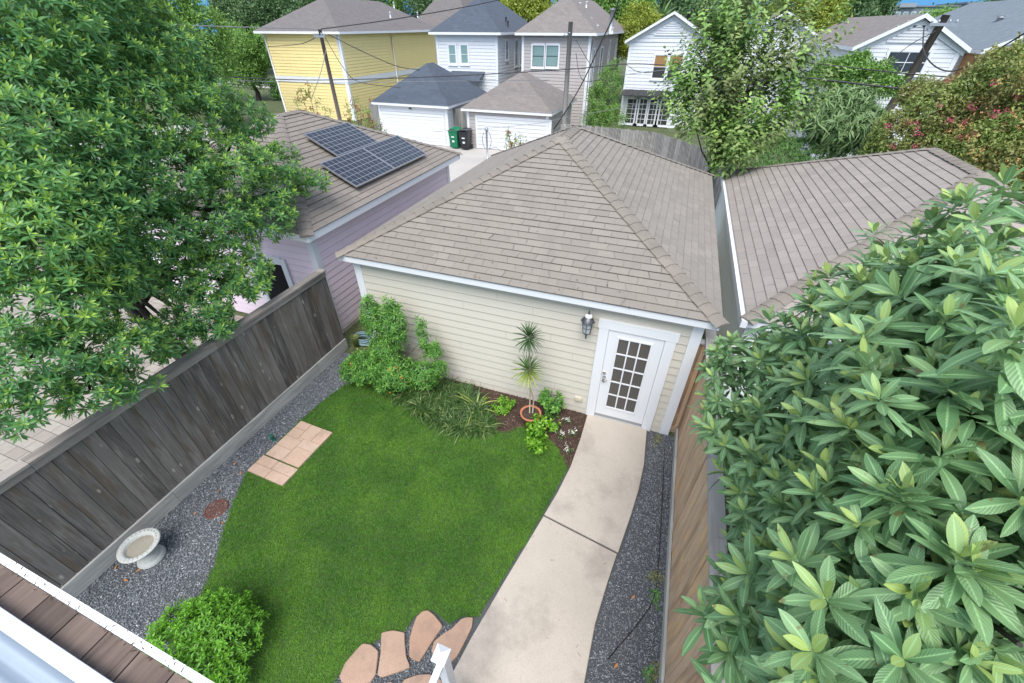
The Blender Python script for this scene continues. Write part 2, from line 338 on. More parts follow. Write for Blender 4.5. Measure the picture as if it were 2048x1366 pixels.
def euler(az, el, roll=0.):
    ca, sa, ce, se, cr, sr = math.cos(az), math.sin(az), math.cos(el), math.sin(el), math.cos(roll), math.sin(roll)
    Rz = np.array([[ca, -sa, 0], [sa, ca, 0], [0, 0, 1]]); Ry = np.array([[ce, 0, -se], [0, 1, 0], [se, 0, ce]]); Rx = np.array([[1, 0, 0], [0, cr, -sr], [0, sr, cr]])
    return Rz @ Ry @ Rx
def combine(parts):
    V = []; F = []; U = []; T = []; o = 0
    for v, f, u, t in parts:
        V.append(v); F.append(f+o); U.append(u); T.append(np.full(len(v), t) if np.isscalar(t) else t); o += len(v)
    return np.concatenate(V), np.concatenate(F), np.concatenate(U), np.concatenate(T)
def rosette(n, L, W, el0, el1, droop=.3, segs=4, fold=.25, seed=0, young=.3, tip=.5, h=.05, tbase=.35, pw=.85):
    r = random.Random(seed); P = []
    for i in range(n):
        s = i/max(1, n-1); ll = L*(1-.45*s**1.6)*r.uniform(.82, 1.1)
        v, f, u = leaf_tpl(ll, W*(1-.35*s)*r.uniform(.85, 1.1), droop*r.uniform(.4, 1.6)*(1-.6*s), fold, segs, tip, .04, pw)
        el = el0+(el1-el0)*s+r.uniform(-.15, .15); az = i*2.4+r.uniform(-.25, .25)
        v = v @ euler(az, el, r.uniform(-.3, .3)).T+np.array([0, 0, h*s])
        t = min(1, tbase*r.uniform(.5, 1.3)) if s < 1-young else min(1, .62+.38*(s-(1-young))/max(young, .01))
        P.append((v, f, u, t))
    return combine(P)
def spray(n, L, W, length, seed=0, droop=.3, segs=2, el=.5, tbase=.4, tipc=.9, both=True):
    """leaves along a shoot of given length along +Z"""
    r = random.Random(seed); P = []
    for i in range(n):
        s = i/n; v, f, u = leaf_tpl(L*r.uniform(.7, 1.15)*(1-.35*s), W*r.uniform(.8, 1.1)*(1-.3*s), droop, .2, segs)
        v = v @ euler(i*2.4+r.uniform(-.4, .4), el+r.uniform(-.35, .35)+.4*s, r.uniform(-.5, .5)).T+np.array([0, 0, length*s])
        P.append((v, f, u, min(1, tbase*r.uniform(.4, 1.5)+(tipc-tbase)*s**3)))
    return combine(P)
def clump(n, L, W, rad, seed=0):
    r = random.Random(seed); P = []
    for i in range(n):
        v, f, u = leaf_tpl(L*r.uniform(.6, 1.2), W*r.uniform(.7, 1.2), .4, .2, 1)
        v = v+np.array([0, 0, 0]); v = v @ euler(r.uniform(0, 6.3), r.uniform(-.9, 1.2), r.uniform(-1, 1)).T
        v += np.array([r.gauss(0, 1), r.gauss(0, 1), r.gauss(0, .7)])*rad*.5; P.append((v, f, u, r.uniform(.05, .9)))
    return combine(P)
def scatter(tpls, P, Nn, S, dt=None, tilt=0.):
    """place templates; returns V,F,UV,T"""
    P = np.asarray(P, float); n = len(P); Nn = np.asarray(Nn, float); Nn = Nn/np.linalg.norm(Nn, axis=1)[:, None]
    S = np.broadcast_to(np.asarray(S, float), (n,)); ang = rng.uniform(0, 6.283, n)
    ref = np.where(np.abs(Nn[:, 2:3]) < .95, np.array([[0, 0, 1.]]), np.array([[1., 0, 0]]))
    a = np.cross(ref, Nn); a /= np.linalg.norm(a, axis=1)[:, None]; b = np.cross(Nn, a)
    ca, sa = np.cos(ang)[:, None], np.sin(ang)[:, None]; X = a*ca+b*sa; Y = np.cross(Nn, X)
    which = rng.integers(0, len(tpls), n); dt = np.zeros(n) if dt is None else np.asarray(dt)
    Vs, Fs, Us, Ts = [], [], [], []; off = 0
    for k, (v, f, u, t) in enumerate(tpls):
        idx = np.where(which == k)[0]
        if len(idx) == 0: continue
        m = len(idx); W_ = v[None, :, 0:1]*X[idx][:, None]+v[None, :, 1:2]*Y[idx][:, None]+v[None, :, 2:3]*Nn[idx][:, None]
        W_ = W_*S[idx][:, None, None]+P[idx][:, None]
        Vs.append(W_.reshape(-1, 3)); Fs.append((f[None]+(np.arange(m)*len(v))[:, None, None]+off).reshape(-1, 4)); Us.append(np.tile(u, (m, 1)))
        Ts.append(np.clip(t[None]+dt[idx][:, None], 0, 1).ravel()); off += m*len(v)
    return np.concatenate(Vs), np.concatenate(Fs), np.concatenate(Us), np.concatenate(Ts)
def blobs_pts(blobs, n, shell=.55, up=.5, flat=1., jit=.35, lower=-.8):
    """blobs: (center, r or (rx,ry,rz)); sample in outer shell"""
    C = np.array([b[0] for b in blobs], float); Rr = np.array([(b[1],)*3 if np.isscalar(b[1]) else b[1] for b in blobs], float)
    wts = (Rr.prod(1))**(2/3); wts /= wts.sum(); out = []; nor = []; dep = []
    while sum(len(o) for o in out) < n:
        k = rng.choice(len(blobs), n, p=wts); d = rng.normal(size=(n, 3)); d /= np.linalg.norm(d, axis=1)[:, None]
        rad = (shell+(1-shell)*rng.uniform(0, 1, n)**.6)[:, None]; lump = 1+.12*np.sin(d[:, :1]*7+k[:, None])*np.cos(d[:, 1:2]*6+k[:, None]*2)
        p = C[k]+d*Rr[k]*rad*lump; keep = d[:, 2] > lower
        q = (np.linalg.norm((p[:, None]-C[None])/Rr[None], axis=2)).min(1); keep &= q > shell*.9
        out.append(p[keep]); nor.append((d+np.array([0, 0, up])+rng.normal(size=d.shape)*jit)[keep]); dep.append(q[keep])
    return np.concatenate(out)[:n], np.concatenate(nor)[:n], np.concatenate(dep)[:n]
def crown(name, mat, parent, tpls, P, Nn, S, dt=None, smooth=True):
    V, F, U, T = scatter(tpls, P, Nn, S, dt); return build_np(name, mat, V, F, U, T, parent, smooth=smooth)
def limbs(parent, base, top, targets, r0, mat=BARK, name='trunk', lean=None, n=8):
    m = MB(); base = np.array(base, float); top = np.array(top, float); K = 7
    pts = [base+(top-base)*k/(K-1)+np.array([math.sin(k*1.7)*r0*.5, math.cos(k*1.3)*r0*.5, 0])*(0 < k < K-1) for k in range(K)]
    m.tube(pts, [r0*(1.25 if k == 0 else 1-.45*k/(K-1)) for k in range(K)], n)
    for j, t in enumerate(targets):
        t = np.array(t, float); s = random.uniform(.45, .95); st = base+(top-base)*s; mid = (st+t)/2+np.array([0, 0, -.08*np.linalg.norm(t-st)])+rng.normal(size=3)*.05
        q = [st, st*.6+mid*.4+np.array([0, 0, .03]), mid, mid*.5+t*.5, t]; ra = r0*.42; m.tube(q, [ra, ra*.8, ra*.6, ra*.4, ra*.18], 6)
    return m.build(name, mat, parent)
def dup(root, loc, label=None, group=None):
    r = root.copy(); COL.objects.link(r); r.location = Vector([float(a) for a in loc])
    if label: r['label'] = label
    if group: r['group'] = group
    for ch in list(root.children):
        c = ch.copy(); COL.objects.link(c); c.parent = r
        for g in list(ch.children):
            d = g.copy(); COL.objects.link(d); d.parent = c
    return r

# ------------------------------------------------------------------ building helpers
def clipv(poly, a, keep_above):
    out = []
    for i in range(len(poly)):
        p, q = poly[i], poly[(i+1) % len(poly)]; ip = (p[1] >= a) == keep_above or p[1] == a; iq = (q[1] >= a) == keep_above or q[1] == a
        if ip: out.append(p)
        if ip != iq and p[1] != q[1]: s = (a-p[1])/(q[1]-p[1]); out.append((p[0]+(q[0]-p[0])*s, a))
    return out
def roof_plane(mb, O, U, V, poly, e, lift=.011):
    O, U, V = [np.array(a, float) for a in (O, U, V)]; Nn = np.cross(U, V)
    if Nn[2] < 0: Nn = -Nn
    vm = max(p[1] for p in poly); k = 0
    while k*e < vm-1e-4:
        a, b = k*e, min(vm, (k+1)*e); q = clipv(clipv(poly, a, True), b, False)
        if len(q) >= 3:
            P = []
            for (u, v) in q:
                l = lift*(1-(v-a)/e)+.002; wob = .0035*math.sin(u*3.1+k*1.7)*(v < a+1e-4) if lift else 0
                P.append(O+U*u+V*v+Nn*(l+wob))
            mb.face(P, [(u, v) for u, v in q], random.random())
            lo = [p for p in q if abs(p[1]-a) < 1e-6]
            if lift and len(lo) >= 2:
                u0, u1 = min(p[0] for p in lo), max(p[0] for p in lo)
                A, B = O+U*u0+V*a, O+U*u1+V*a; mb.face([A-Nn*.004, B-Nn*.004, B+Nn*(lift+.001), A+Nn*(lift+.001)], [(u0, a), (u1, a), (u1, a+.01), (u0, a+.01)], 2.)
        k += 1
def cap_line(mb, P, Q, fall=.34, wd=.13, seg=.2):
    P, Q = np.array(P, float), np.array(Q, float); L = np.linalg.norm(Q-P); d = (Q-P)/L; c = np.array([d[1], -d[0], 0]); c /= np.linalg.norm(c); up = np.cross(c, d); up = up if up[2] > 0 else -up
    n = int(L/seg)
    for i in range(n):
        a = i*L/n; b = (i+1)*L/n+.05; rows = []; j = random.uniform(-.006, .006)
        for s, li in ((a, .036), (b, .018)):
            rows.append([P+d*s+c*(o*wd+j)+np.array([0, 0, -abs(o*wd)*fall-(.02 if abs(o) < .1 else 0)])+up*li for o in (-1, -.6, -.25, 0, .25, .6, 1)])
        mb.grid(rows, random.random())
        mb.face([rows[0][0]-up*.02, *rows[0], rows[0][-1]-up*.02][::-1])
def hip_roof(parent, x0, x1, y0, y1, z, slope, e, mat, cap=True, lift=.011, capmat=None, gable=False, ridge_z=None):
    mb = MB(); cm = MB(); w = (x1-x0)/2
    if ridge_z is not None: slope = (ridge_z-z)/min(w, (y1-y0)/2)
    if (y1-y0) >= (x1-x0) or gable:
        xc = (x0+x1)/2; rz = z+w*slope; ya, yb = (y0, y1) if gable else (y0+w, y1-w); sl = math.hypot(1, slope); L = y1-y0
        sd = w*sl
        roof_plane(mb, (x1, y0, z), (0, 1, 0), (-1/sl, 0, slope/sl), [(0, 0), (L, 0), (yb-y0, sd), (ya-y0, sd)], e, lift)
        roof_plane(mb, (x0, y1, z), (0, -1, 0), (1/sl, 0, slope/sl), [(0, 0), (L, 0), (y1-ya, sd), (y1-yb, sd)], e, lift)
        if not gable:
            roof_plane(mb, (x0, y0, z), (1, 0, 0), (0, 1/sl, slope/sl), [(0, 0), (2*w, 0), (w, sd)], e, lift)
            roof_plane(mb, (x1, y1, z), (-1, 0, 0), (0, -1/sl, slope/sl), [(0, 0), (2*w, 0), (w, sd)], e, lift)
        A, B = (xc, ya, rz), (xc, yb, rz); C4 = [(x0, y0, z), (x1, y0, z)], [(x0, y1, z), (x1, y1, z)]
    else:
        h = (y1-y0)/2; yc = (y0+y1)/2; rz = z+h*slope; sl = math.hypot(1, slope); sd = h*sl; W = x1-x0
        roof_plane(mb, (x0, y0, z), (1, 0, 0), (0, 1/sl, slope/sl), [(0, 0), (W, 0), (W-h, sd), (h, sd)], e, lift)
        roof_plane(mb, (x1, y1, z), (-1, 0, 0), (0, -1/sl, slope/sl), [(0, 0), (W, 0), (W-h, sd), (h, sd)], e, lift)
        roof_plane(mb, (x1, y0, z), (0, 1, 0), (-1/sl, 0, slope/sl), [(0, 0), (2*h, 0), (h, sd)], e, lift)
        roof_plane(mb, (x0, y1, z), (0, -1, 0), (1/sl, 0, slope/sl), [(0, 0), (2*h, 0), (h, sd)], e, lift)
        A, B = (x0+h, yc, rz), (x1-h, yc, rz); C4 = [(x0, y0, z), (x0, y1, z)], [(x1, y0, z), (x1, y1, z)]
    rf = mb.build('roof', mat, parent)
    if cap:
        cap_line(cm, A, B, slope) if np.linalg.norm(np.array(A)-B) > .3 else None
        if not gable:
            for q in C4[0]: cap_line(cm, q, A, slope*.72)
            for q in C4[1]: cap_line(cm, q, B, slope*.72)
        cm.build('ridge_cap', capmat or mat, rf)
    return rf, A, B
def wbox(mb, A, U, Nn, u0, u1, z0, z1, n0, n1, t=0.):
    A, U, Nn = [np.array(a, float) for a in (A, U, Nn)]
    mb.obox(A+U*u0+Nn*n0+np.array([0, 0, z0]), U*(u1-u0), Nn*(n1-n0), np.array([0, 0, z1-z0]), t)
def siding(mb, A, U, Nn, L, z0, z1, e, rng_fn=None, proud=.016):
    """lap boards on the wall plane through A, outward Nn"""
    A, U, Nn = [np.array(a, float) for a in (A, U, Nn)]; k = 0; z = z0
    while z < z1-1e-3:
        zt = min(z+e, z1); a0, b0 = rng_fn(z) if rng_fn else (0, L); a1, b1 = rng_fn(zt) if rng_fn else (0, L)
        if b0-a0 > .02:
            q = lambda u, zz, nn: A+U*u+Nn*nn+np.array([0, 0, zz])
            zb = z; zi = z+.006
            gz = min(.012+max(0, e-.157)*.4, e*.2); zt2 = zt-gz
            mb.face([q(a0, zt2, -.016), q(b0, zt2, -.016), q(b0, zt, -.016), q(a0, zt, -.016)]); mb.face([q(a0, zt2, .003), q(b0, zt2, .003), q(b0, zt2, -.016), q(a0, zt2, -.016)])
            P = [q(a0, zb, proud), q(b0, zb, proud), q(b1, zt2, .003), q(a1, zt2, .003)]
            mb.face(P, [(a0, zb), (b0, zb), (b1, zt), (a1, zt)], random.random())
            if e < .17 and b0-a0 > 4:
                ju = a0+(b0-a0)*random.uniform(.12, .88); mb.face([q(ju, zb, proud+.001), q(ju+.004, zb, proud+.001), q(ju+.004, zt2, .0045), q(ju, zt2, .0045)], [(-99, 0)]*4, 2.)
            mb.face([q(a0, zb, -.016), q(b0, zb, -.016), q(b0, zb, proud), q(a0, zb, proud)])
        z = zt; k += 1
def window(parent, A, U, Nn, u0, u1, z0, z1, fw=.1, frame=None, glass=None, cols=1, rows=2, blind=None, sash=None, name='window'):
    frame = frame or WHITE; m = MB()
    for a, b, c, d in ((u0-fw, u0, z0-fw, z1+fw), (u1, u1+fw, z0-fw, z1+fw), (u0, u1, z1, z1+fw*1.2), (u0, u1, z0-fw, z0)): wbox(m, A, U, Nn, a, b, c, d, .0, .05)
    wbox(m, A, U, Nn, u0-fw*1.3, u1+fw*1.3, z0-fw*1.4, z0-fw, 0, .08)
    w_ = m.build(name, frame, parent); g = MB(); wbox(g, A, U, Nn, u0, u1, z0, z1, .0, .022); g.build('pane', glass or GLASS, w_)
    s = MB(); t = .025
    for a, b, c, d in ((u0, u0+t, z0, z1), (u1-t, u1, z0, z1), (u0+t, u1-t, z1-t, z1), (u0+t, u1-t, z0, z0+t)): wbox(s, A, U, Nn, a, b, c, d, .02, .038)
    for i in range(1, cols): uu = u0+(u1-u0)*i/cols; wbox(s, A, U, Nn, uu-.012, uu+.012, z0+t, z1-t, .0225, .036)
    for i in range(1, rows): zz = z0+(z1-z0)*i/rows; wbox(s, A, U, Nn, u0+t, u1-t, zz-.016, zz+.016, .0225, .0335)
    s.build('sash', sash or frame, w_)
    if blind: b = MB(); wbox(b, A, U, Nn, u0+t, u1-t, z0+(z1-z0)*.5, z1-t, .0215, .024); b.build('blind', blind, w_)
    return w_
FR = ((1, 0, 0), (0, -1, 0)); RT = ((0, 1, 0), (1, 0, 0)); LF = ((0, -1, 0), (-1, 0, 0)); BK = ((-1, 0, 0), (0, 1, 0))
def shell(parent, x0, x1, y0, y1, z0, z1, e, mat, trim=WHITE, tw=.11, sides='FRLB', gable=None):
    """siding on all sides + corner boards"""
    m = MB(); A = dict(F=((x0, y0, 0), FR, x1-x0), R=((x1, y0, 0), RT, y1-y0), L=((x0, y1, 0), LF, y1-y0), B=((x1, y1, 0), BK, x1-x0))
    for s in sides:
        a, (U, Nn), L = A[s]
        siding(m, a, U, Nn, L, z0, z1, e)
        if gable and s in 'FB':
            xc, rz, k = (x1-x0)/2, gable, (gable-z1)/((x1-x0)/2)
            siding(m, a, U, Nn, L, z1, rz, e, lambda z: ((z-z1)/k, L-(z-z1)/k))
    m.box(x0+.02, y0+.02, z0, x1-.02, y1-.02, z1)
    w_ = m.build('wall', mat, parent)
    for x, y, sx, sy in ((x0, y0, -1, -1), (x1, y0, 1, -1), (x0, y1, -1, 1), (x1, y1, 1, 1)):
        t = MB(); t.prism([(x+sx*.026, y+sy*.026), (x-sx*tw, y+sy*.026), (x-sx*tw, y), (x, y), (x, y-sy*tw), (x+sx*.026, y-sy*tw)], z0, z1); t.build('corner_trim', trim, parent)
    return w_
def fascia(parent, x0, x1, y0, y1, z, h=.1, mat=WHITE, soff=.3, gable=False, rz=None):
    m = MB(); i = .02
    m.box(x0+i, y0+i, z-h, x1-i, y0+i+.025, z-.004); m.box(x0+i, y1-i-.025, z-h, x1-i, y1-i, z-.004)
    m.box(x0+i, y0+i+.026, z-h, x0+i+.025, y1-i-.026, z-.004); m.box(x1-i-.025, y0+i+.026, z-h, x1-i, y1-i-.026, z-.004)
    m.box(x0+i+.026, y0+i+.026, z-h+.012, x1-i-.026, y1-i-.026, z-h+.03)
    return m.build('fascia', mat, parent)
def rake(parent, x0, x1, y, z, rz, mat=WHITE, h=.16, name='rake_board'):
    m = MB(); xc = (x0+x1)/2; 
    for a in (x0, x1):
        P = [np.array((a, y, z-h)), np.array((xc, y, rz-h)), np.array((xc, y, rz)), np.array((a, y, z))]; Q = [p+np.array([0, .04, 0]) for p in P]
        m.face(P); m.face(Q[::-1]); m.face([P[0], P[1], Q[1], Q[0]]); m.face([P[3], P[2], Q[2], Q[3]]); m.face([P[0], P[3], Q[3], Q[0]])
    return m.build(name, mat, parent)
def overhead_door(parent, A, U, Nn, u0, u1, z1, mat=WHITE2, n=8):
    m = MB()
    for k in range(n): wbox(m, A, U, Nn, u0, u1, z1*k/n+.012, z1*(k+1)/n-.012, 0, .03)
    wbox(m, A, U, Nn, u0, u1, .0, z1, -.02, .004); d = m.build('overhead_door', mat, parent)
    f = MB(); fw = .13
    wbox(f, A, U, Nn, u0-fw, u0, 0, z1+fw, 0, .05); wbox(f, A, U, Nn, u1, u1+fw, 0, z1+fw, 0, .05); wbox(f, A, U, Nn, u0, u1, z1, z1+fw, 0, .05); f.build('door_frame', WHITE, d)

# ================================================================== GROUND
def sheet(name, poly, z, mat, sub=None):
    m = MB(); m.face([(p[0], p[1], z) for p in poly], [(p[0], p[1]) for p in poly]); o = m.build(name, mat, None, (float(poly[0][0]), float(poly[0][1]), 0)); return tag(o, kind='structure')
sheet('ground', [(-300, -40), (300, -40), (300, 400), (-300, 400)], -.02, G_FIELD)
sheet('alley', [(-30, 7.9), (6.6, 7.9), (6.6, 19.6), (-30, 19.6)], -.015, ROADM)
sheet('street', [(-60, 38), (-22, 38), (-22, 44), (-60, 44)], -.012, ROADM)
sheet('neighbor_patio', [(-14, -9), (-1.12, -9), (-1.12, .3), (-14, .3)], -.01, PAVERS)
sheet('neighbor_yard_soil', [(6.45, -9), (14, -9), (14, .4), (6.45, .4)], -.012, G_MULCH)
sheet('gravel_bed', [(-.96, -6.5), (6.3, -6.5), (6.3, -.02), (-.96, -.02)], -.010, G_GRAV)
LAWN = [(.1, -.72), (-.2, -.93), (-.32, -1.5), (-.36, -2.06), (-.38, -3.26), (-.15, -3.69), (.1, -4.1), (.42, -4.53), (.5, -4.7), (.75, -5.3), (1.4, -5.8), (2.4, -5.7), (2.8, -5.1), (2.85, -4.72), (3.05, -4.50), (3.12, -4.40), (3.3, -4.32), (3.34, -4.12), (3.48, -4.0), (3.78, -4.06), (3.92, -3.92), (4.08, -3.88), (4.20, -3.4), (4.45, -2.3), (4.61, -1.34), (4.29, -.94), (4.05, -.78), (3.85, -.72), (3.62, -.72), (3.43, -.92), (2.93, -1.15), (2.35, -1.22), (1.77, -1.1), (1.06, -.86), (.5, -.75)]
sheet('lawn', LAWN, .006, G_LAWN)
BED = [(.05, -.7), (.5, -.8), (1.06, -.9), (1.77, -1.13), (2.35, -1.26), (2.93, -1.19), (3.43, -.96), (3.62, -.76), (3.85, -.74), (4.05, -.80), (4.29, -.96), (4.62, -1.36), (4.66, -1.2), (4.68, -.68), (4.68, -.03), (-.2, -.03), (-.3, -.5)]
sheet('mulch_bed', BED, .001, G_MULCH)
pathL = [(4.68, -.03), (4.68, -.68), (4.65, -1.31), (4.57, -1.85), (4.48, -2.28)]; pathR = [(5.78, -.03), (5.81, -.84), (5.78, -1.35), (5.72, -1.83), (5.62, -2.46)]
m = MB(); m.prism(pathL+[(5.61, -2.47)]+pathR[::-1], -.05, .025, 0, .008)
m.prism([(4.475, -2.31), (4.37, -2.8), (4.25, -3.35), (4.09, -4.14), (4.02, -4.6), (4.0, -5.2), (5.5, -5.2), (5.475, -4.07), (5.48, -3.46), (5.54, -2.95), (5.605, -2.50)], -.05, .024, 0, .008)
tag(m.build('path', CONC, None, (5, -2, 0)), kind='structure')

def in_poly(P, poly):
    x, y = P[:, 0], P[:, 1]; r = np.zeros(len(P), bool); n = len(poly)
    for i in range(n):
        x0, y0 = poly[i]; x1, y1 = poly[(i+1) % n]
        if y0 == y1: continue
        r ^= ((y0 > y) != (y1 > y)) & (x < (x1-x0)*(y-y0)/(y1-y0)+x0)
    return r
def rand_in(poly, n):
    a = np.array(poly); lo, hi = a.min(0), a.max(0); out = []
    while sum(len(o) for o in out) < n:
        P = rng.uniform(lo, hi, (n, 2)); out.append(P[in_poly(P, poly)])
    return np.concatenate(out)[:n]
# lawn grass
def grass_tuft(seed):
    r = random.Random(seed); P = []
    for i in range(9):
        L = r.uniform(.025, .05); v, f, u = leaf_tpl(L, .0042, r.uniform(.2, 1.0), .1, 2); v = v @ euler(r.uniform(0, 6.3), r.uniform(.35, 1.35)).T+np.array([r.gauss(0, .016), r.gauss(0, .016), 0]); P.append((v, f, u, min(1, abs(r.gauss(.35, .22)))))
    return combine(P)
G = rand_in(LAWN, 26000)+rng.normal(0, .012, (26000, 2)); n_ = len(G)
patch = .5+.5*np.sin(G[:, 0]*2.1+np.cos(G[:, 1]*1.3)*2)*np.cos(G[:, 1]*1.9+G[:, 0]*.6)
V, F, U, T = scatter([grass_tuft(k) for k in range(8)], np.c_[G, np.full(n_, .006)], np.c_[rng.normal(0, .25, (n_, 2)), np.ones(n_)], rng.uniform(.7, 1.2, n_), (patch-.5)*.22+rng.normal(0, .06, n_))
tag(build_np('grass', L_GRS, V, F, U, T, origin=(2, -3, 0)), 'short mown green grass covering the curved back lawn', 'grass', kind='stuff')
# dry edge grass around flagstones
# slate chips and mulch chips
def chip_tpl(l, w, h, seed):
    r = random.Random(seed); x = l/2; y = w/2
    P = np.array([(-x, -y, 0), (x, -y*.6, 0), (x*.9, y, 0), (-x*.8, y*.9, 0), (-x*.8, -y*.7, h), (x*.8, -y*.5, h), (x*.7, y*.8, h), (-x*.6, y*.6, h)])+rng.normal(0, h*.12, (8, 3))
    F = np.array([(4, 5, 6, 7), (0, 1, 5, 4), (1, 2, 6, 5), (2, 3, 7, 6), (3, 0, 4, 7)]); return P, F, np.zeros((8, 2)), np.zeros(8)
CH = [chip_tpl(random.uniform(.013, .03), random.uniform(.005, .010), .005, k) for k in range(10)]
GR = [(-.93, -6.0), (1.6, -6.0), (.72, -5.3), (.45, -4.65), (.38, -4.53), (.08, -4.1), (-.17, -3.69), (-.40, -3.26), (-.38, -2.06), (-.34, -1.5), (-.22, -.95), (-.3, -.5), (-.2, -.06), (-.93, -.06)]
GR2 = [(5.83, -.03), (5.84, -.84), (5.81, -1.35), (5.75, -1.83), (5.64, -2.5), (5.57, -2.95), (5.51, -3.46), (5.50, -4.07), (5.52, -5.3), (6.27, -5.3), (6.27, -.03)]
GR3 = [(2.7, -5.4), (2.85, -4.9), (3.1, -4.5), (3.4, -4.2), (3.7, -4.1), (4.05, -3.95), (4.0, -5.4)]
P3 = np.concatenate([rand_in(GR, 22000), rand_in(GR2, 11000), rand_in(GR3, 4500)]); P3 += rng.normal(0, .012, P3.shape); n_ = len(P3)
V, F, U, T = scatter(CH, np.c_[P3, rng.uniform(-.008, .006, n_)], np.c_[rng.normal(0, .3, (n_, 2)), np.ones(n_)], rng.uniform(.7, 1.5, n_), rng.uniform(0, 1, n_)**1.8)
tag(build_np('gravel_chips', CHIPS, V, F, U, T, origin=(0, -3, 0)), 'loose blue grey chips filling the side strips along both fences', 'gravel', kind='stuff')
P3 = rand_in(BED, 9000); n_ = len(P3)
V, F, U, T = scatter([chip_tpl(random.uniform(.02, .05), random.uniform(.006, .012), .006, k) for k in range(8)], np.c_[P3, rng.uniform(0, .012, n_)], np.c_[rng.normal(0, .4, (n_, 2)), np.ones(n_)], rng.uniform(.7, 1.4, n_), rng.uniform(0, 1, n_)**1.6)
tag(build_np('mulch_chips', MCHIP, V, F, U, T, origin=(3, -.6, 0)), 'brown shredded bark mulch in the bed beneath the garage wall', 'mulch', kind='stuff')

# ================================================================== MAIN GARAGE
gar = thing('garage', 'cream lap sided garage with grey brown hipped shingle roof and glazed white door', 'garage', (0, 0, 0))
W, D = 6.13, 7.35
shell(gar, 0, W, 0, D, -.03, 2.50, .157, CREAM, tw=.13)
RX0, RX1, RY0, RY1, RZ, RS = -.20, 6.33, -.20, 7.56, 2.60, .478
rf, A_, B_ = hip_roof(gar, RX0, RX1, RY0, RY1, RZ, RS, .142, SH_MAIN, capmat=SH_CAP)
fascia(gar, RX0, RX1, RY0, RY1, RZ, .125)
dx, dw = 4.808, .862
cas = MB()
A0, (U0, N0) = (0, 0, 0), FR
wbox(cas, A0, U0, N0, dx-.165, dx-.005, -.04, 2.04, 0, .045); wbox(cas, A0, U0, N0, dx+dw+.005, dx+dw+.165, -.04, 2.04, 0, .045)
wbox(cas, A0, U0, N0, dx-.185, dx+dw+.185, 2.04, 2.20, 0, .05); cas.build('door_casing', WHITE, gar)
d = MB(); lx0, lx1, lz0, lz1 = 4.985, 5.485, .34, 1.89
wbox(d, A0, U0, N0, dx, lx0, 0.02, 2.03, 0, .028); wbox(d, A0, U0, N0, lx1, dx+dw, 0.02, 2.03, 0, .028); wbox(d, A0, U0, N0, lx0, lx1, 0.02, lz0, 0, .028); wbox(d, A0, U0, N0, lx0, lx1, lz1, 2.03, 0, .028)
dr = d.build('door', WHITE, gar)
g = MB(); wbox(g, A0, U0, N0, lx0, lx1, lz0, lz1, 0, .021); g.build('pane', glassm('door_glass', (.055, .052, .048, 1), .08), dr)
g = MB()
for a, b, c, e_ in ((lx0-.03, lx0, lz0-.03, lz1+.03), (lx1, lx1+.03, lz0-.03, lz1+.03), (lx0, lx1, lz1, lz1+.03), (lx0, lx1, lz0-.03, lz0)): wbox(g, A0, U0, N0, a, b, c, e_, .028, .04)
for i in (1, 2): u = lx0+(lx1-lx0)*i/3; wbox(g, A0, U0, N0, u-.011, u+.011, lz0, lz1, .021, .036)
for i in range(1, 5):
    z = lz0+(lz1-lz0)*i/5
    for j in range(3): wbox(g, A0, U0, N0, lx0+(lx1-lx0)*j/3+(.011 if j else 0), lx0+(lx1-lx0)*(j+1)/3-(.011 if j < 2 else 0), z-.011, z+.011, .021, .036)
g.build('muntins', WHITE, dr)
h = MB(); h.tube([(4.85, -.028, 1.12), (4.85, -.05, 1.12)], .028, 14); h.build('deadbolt', SILVER, dr)
h = MB(); wbox(h, A0, U0, N0, 4.83, 4.885, .90, 1.05, .028, .036); h.tube([(4.858, -.036, .99), (4.858, -.075, .99)], .013, 10); h.tube([(4.858, -.07, .99), (4.92, -.08, .985)], .011, 8); h.tube([(4.858, -.036, .94), (4.858, -.06, .94)], .018, 10); h.build('handle', SILVER, dr)
s = MB(); wbox(s, A0, U0, N0, dx-.005, dx+dw+.005, -.03, .018, 0, .09); wbox(s, A0, U0, N0, dx, dx+dw, .05, .11, .0285, .034); s.build('threshold', GREYM, dr)
s = MB(); wbox(s, A0, U0, N0, 4.40, 4.53, .30, .38, .0, .05); wbox(s, A0, U0, N0, 4.415, 4.515, .31, .36, .05, .056); s.build('wall_vent', plain('beige_plastic', (.5, .46, .35, 1)), gar)

# wall lantern beside the door
lan = thing('wall_lantern', 'dark metal coach lantern with glass panes on the cream wall beside the door', 'lantern', (4.47, -.03, 2.1))
cx, cy = 4.47, -.17; hexp = [(math.cos(k*math.pi/3+.5), math.sin(k*math.pi/3+.5)) for k in range(6)]
m = MB(); m.lathe((4.47, -.03, 0), [(0, 2.02), (.055, 2.05)], 10) if 0 else None
m.box(4.43, -.035, 2.02, 4.51, -.016, 2.22); m.tube([(4.47, -.03, 2.12), (4.47, -.09, 2.05), (4.47, -.15, 2.0), (cx, cy, 1.985)], .011, 8); m.build('wall_bracket', BRONZE, lan)
m = MB()
for a, b in hexp: m.tube([(cx+a*.062, cy+b*.062, 1.985), (cx+a*.088, cy+b*.088, 2.20)], .006, 5)
def ring(mb, r, z, t_=.007):
    for k in range(6):
        a, b = hexp[k], hexp[(k+1) % 6]; mb.tube([(cx+a[0]*r, cy+a[1]*r, z), (cx+b[0]*r, cy+b[1]*r, z)], t_, 5)
ring(m, .062, 1.985, .011); ring(m, .090, 2.20, .012); ring(m, .075, 2.09, .004)
m.lathe((cx, cy, 0), [(0.004, 1.85), (.014, 1.88), (.009, 1.91), (.028, 1.94), (.05, 1.97), (.064, 1.985), (.0, 1.986)], 6); m.build('lantern_frame', BRONZE, lan)
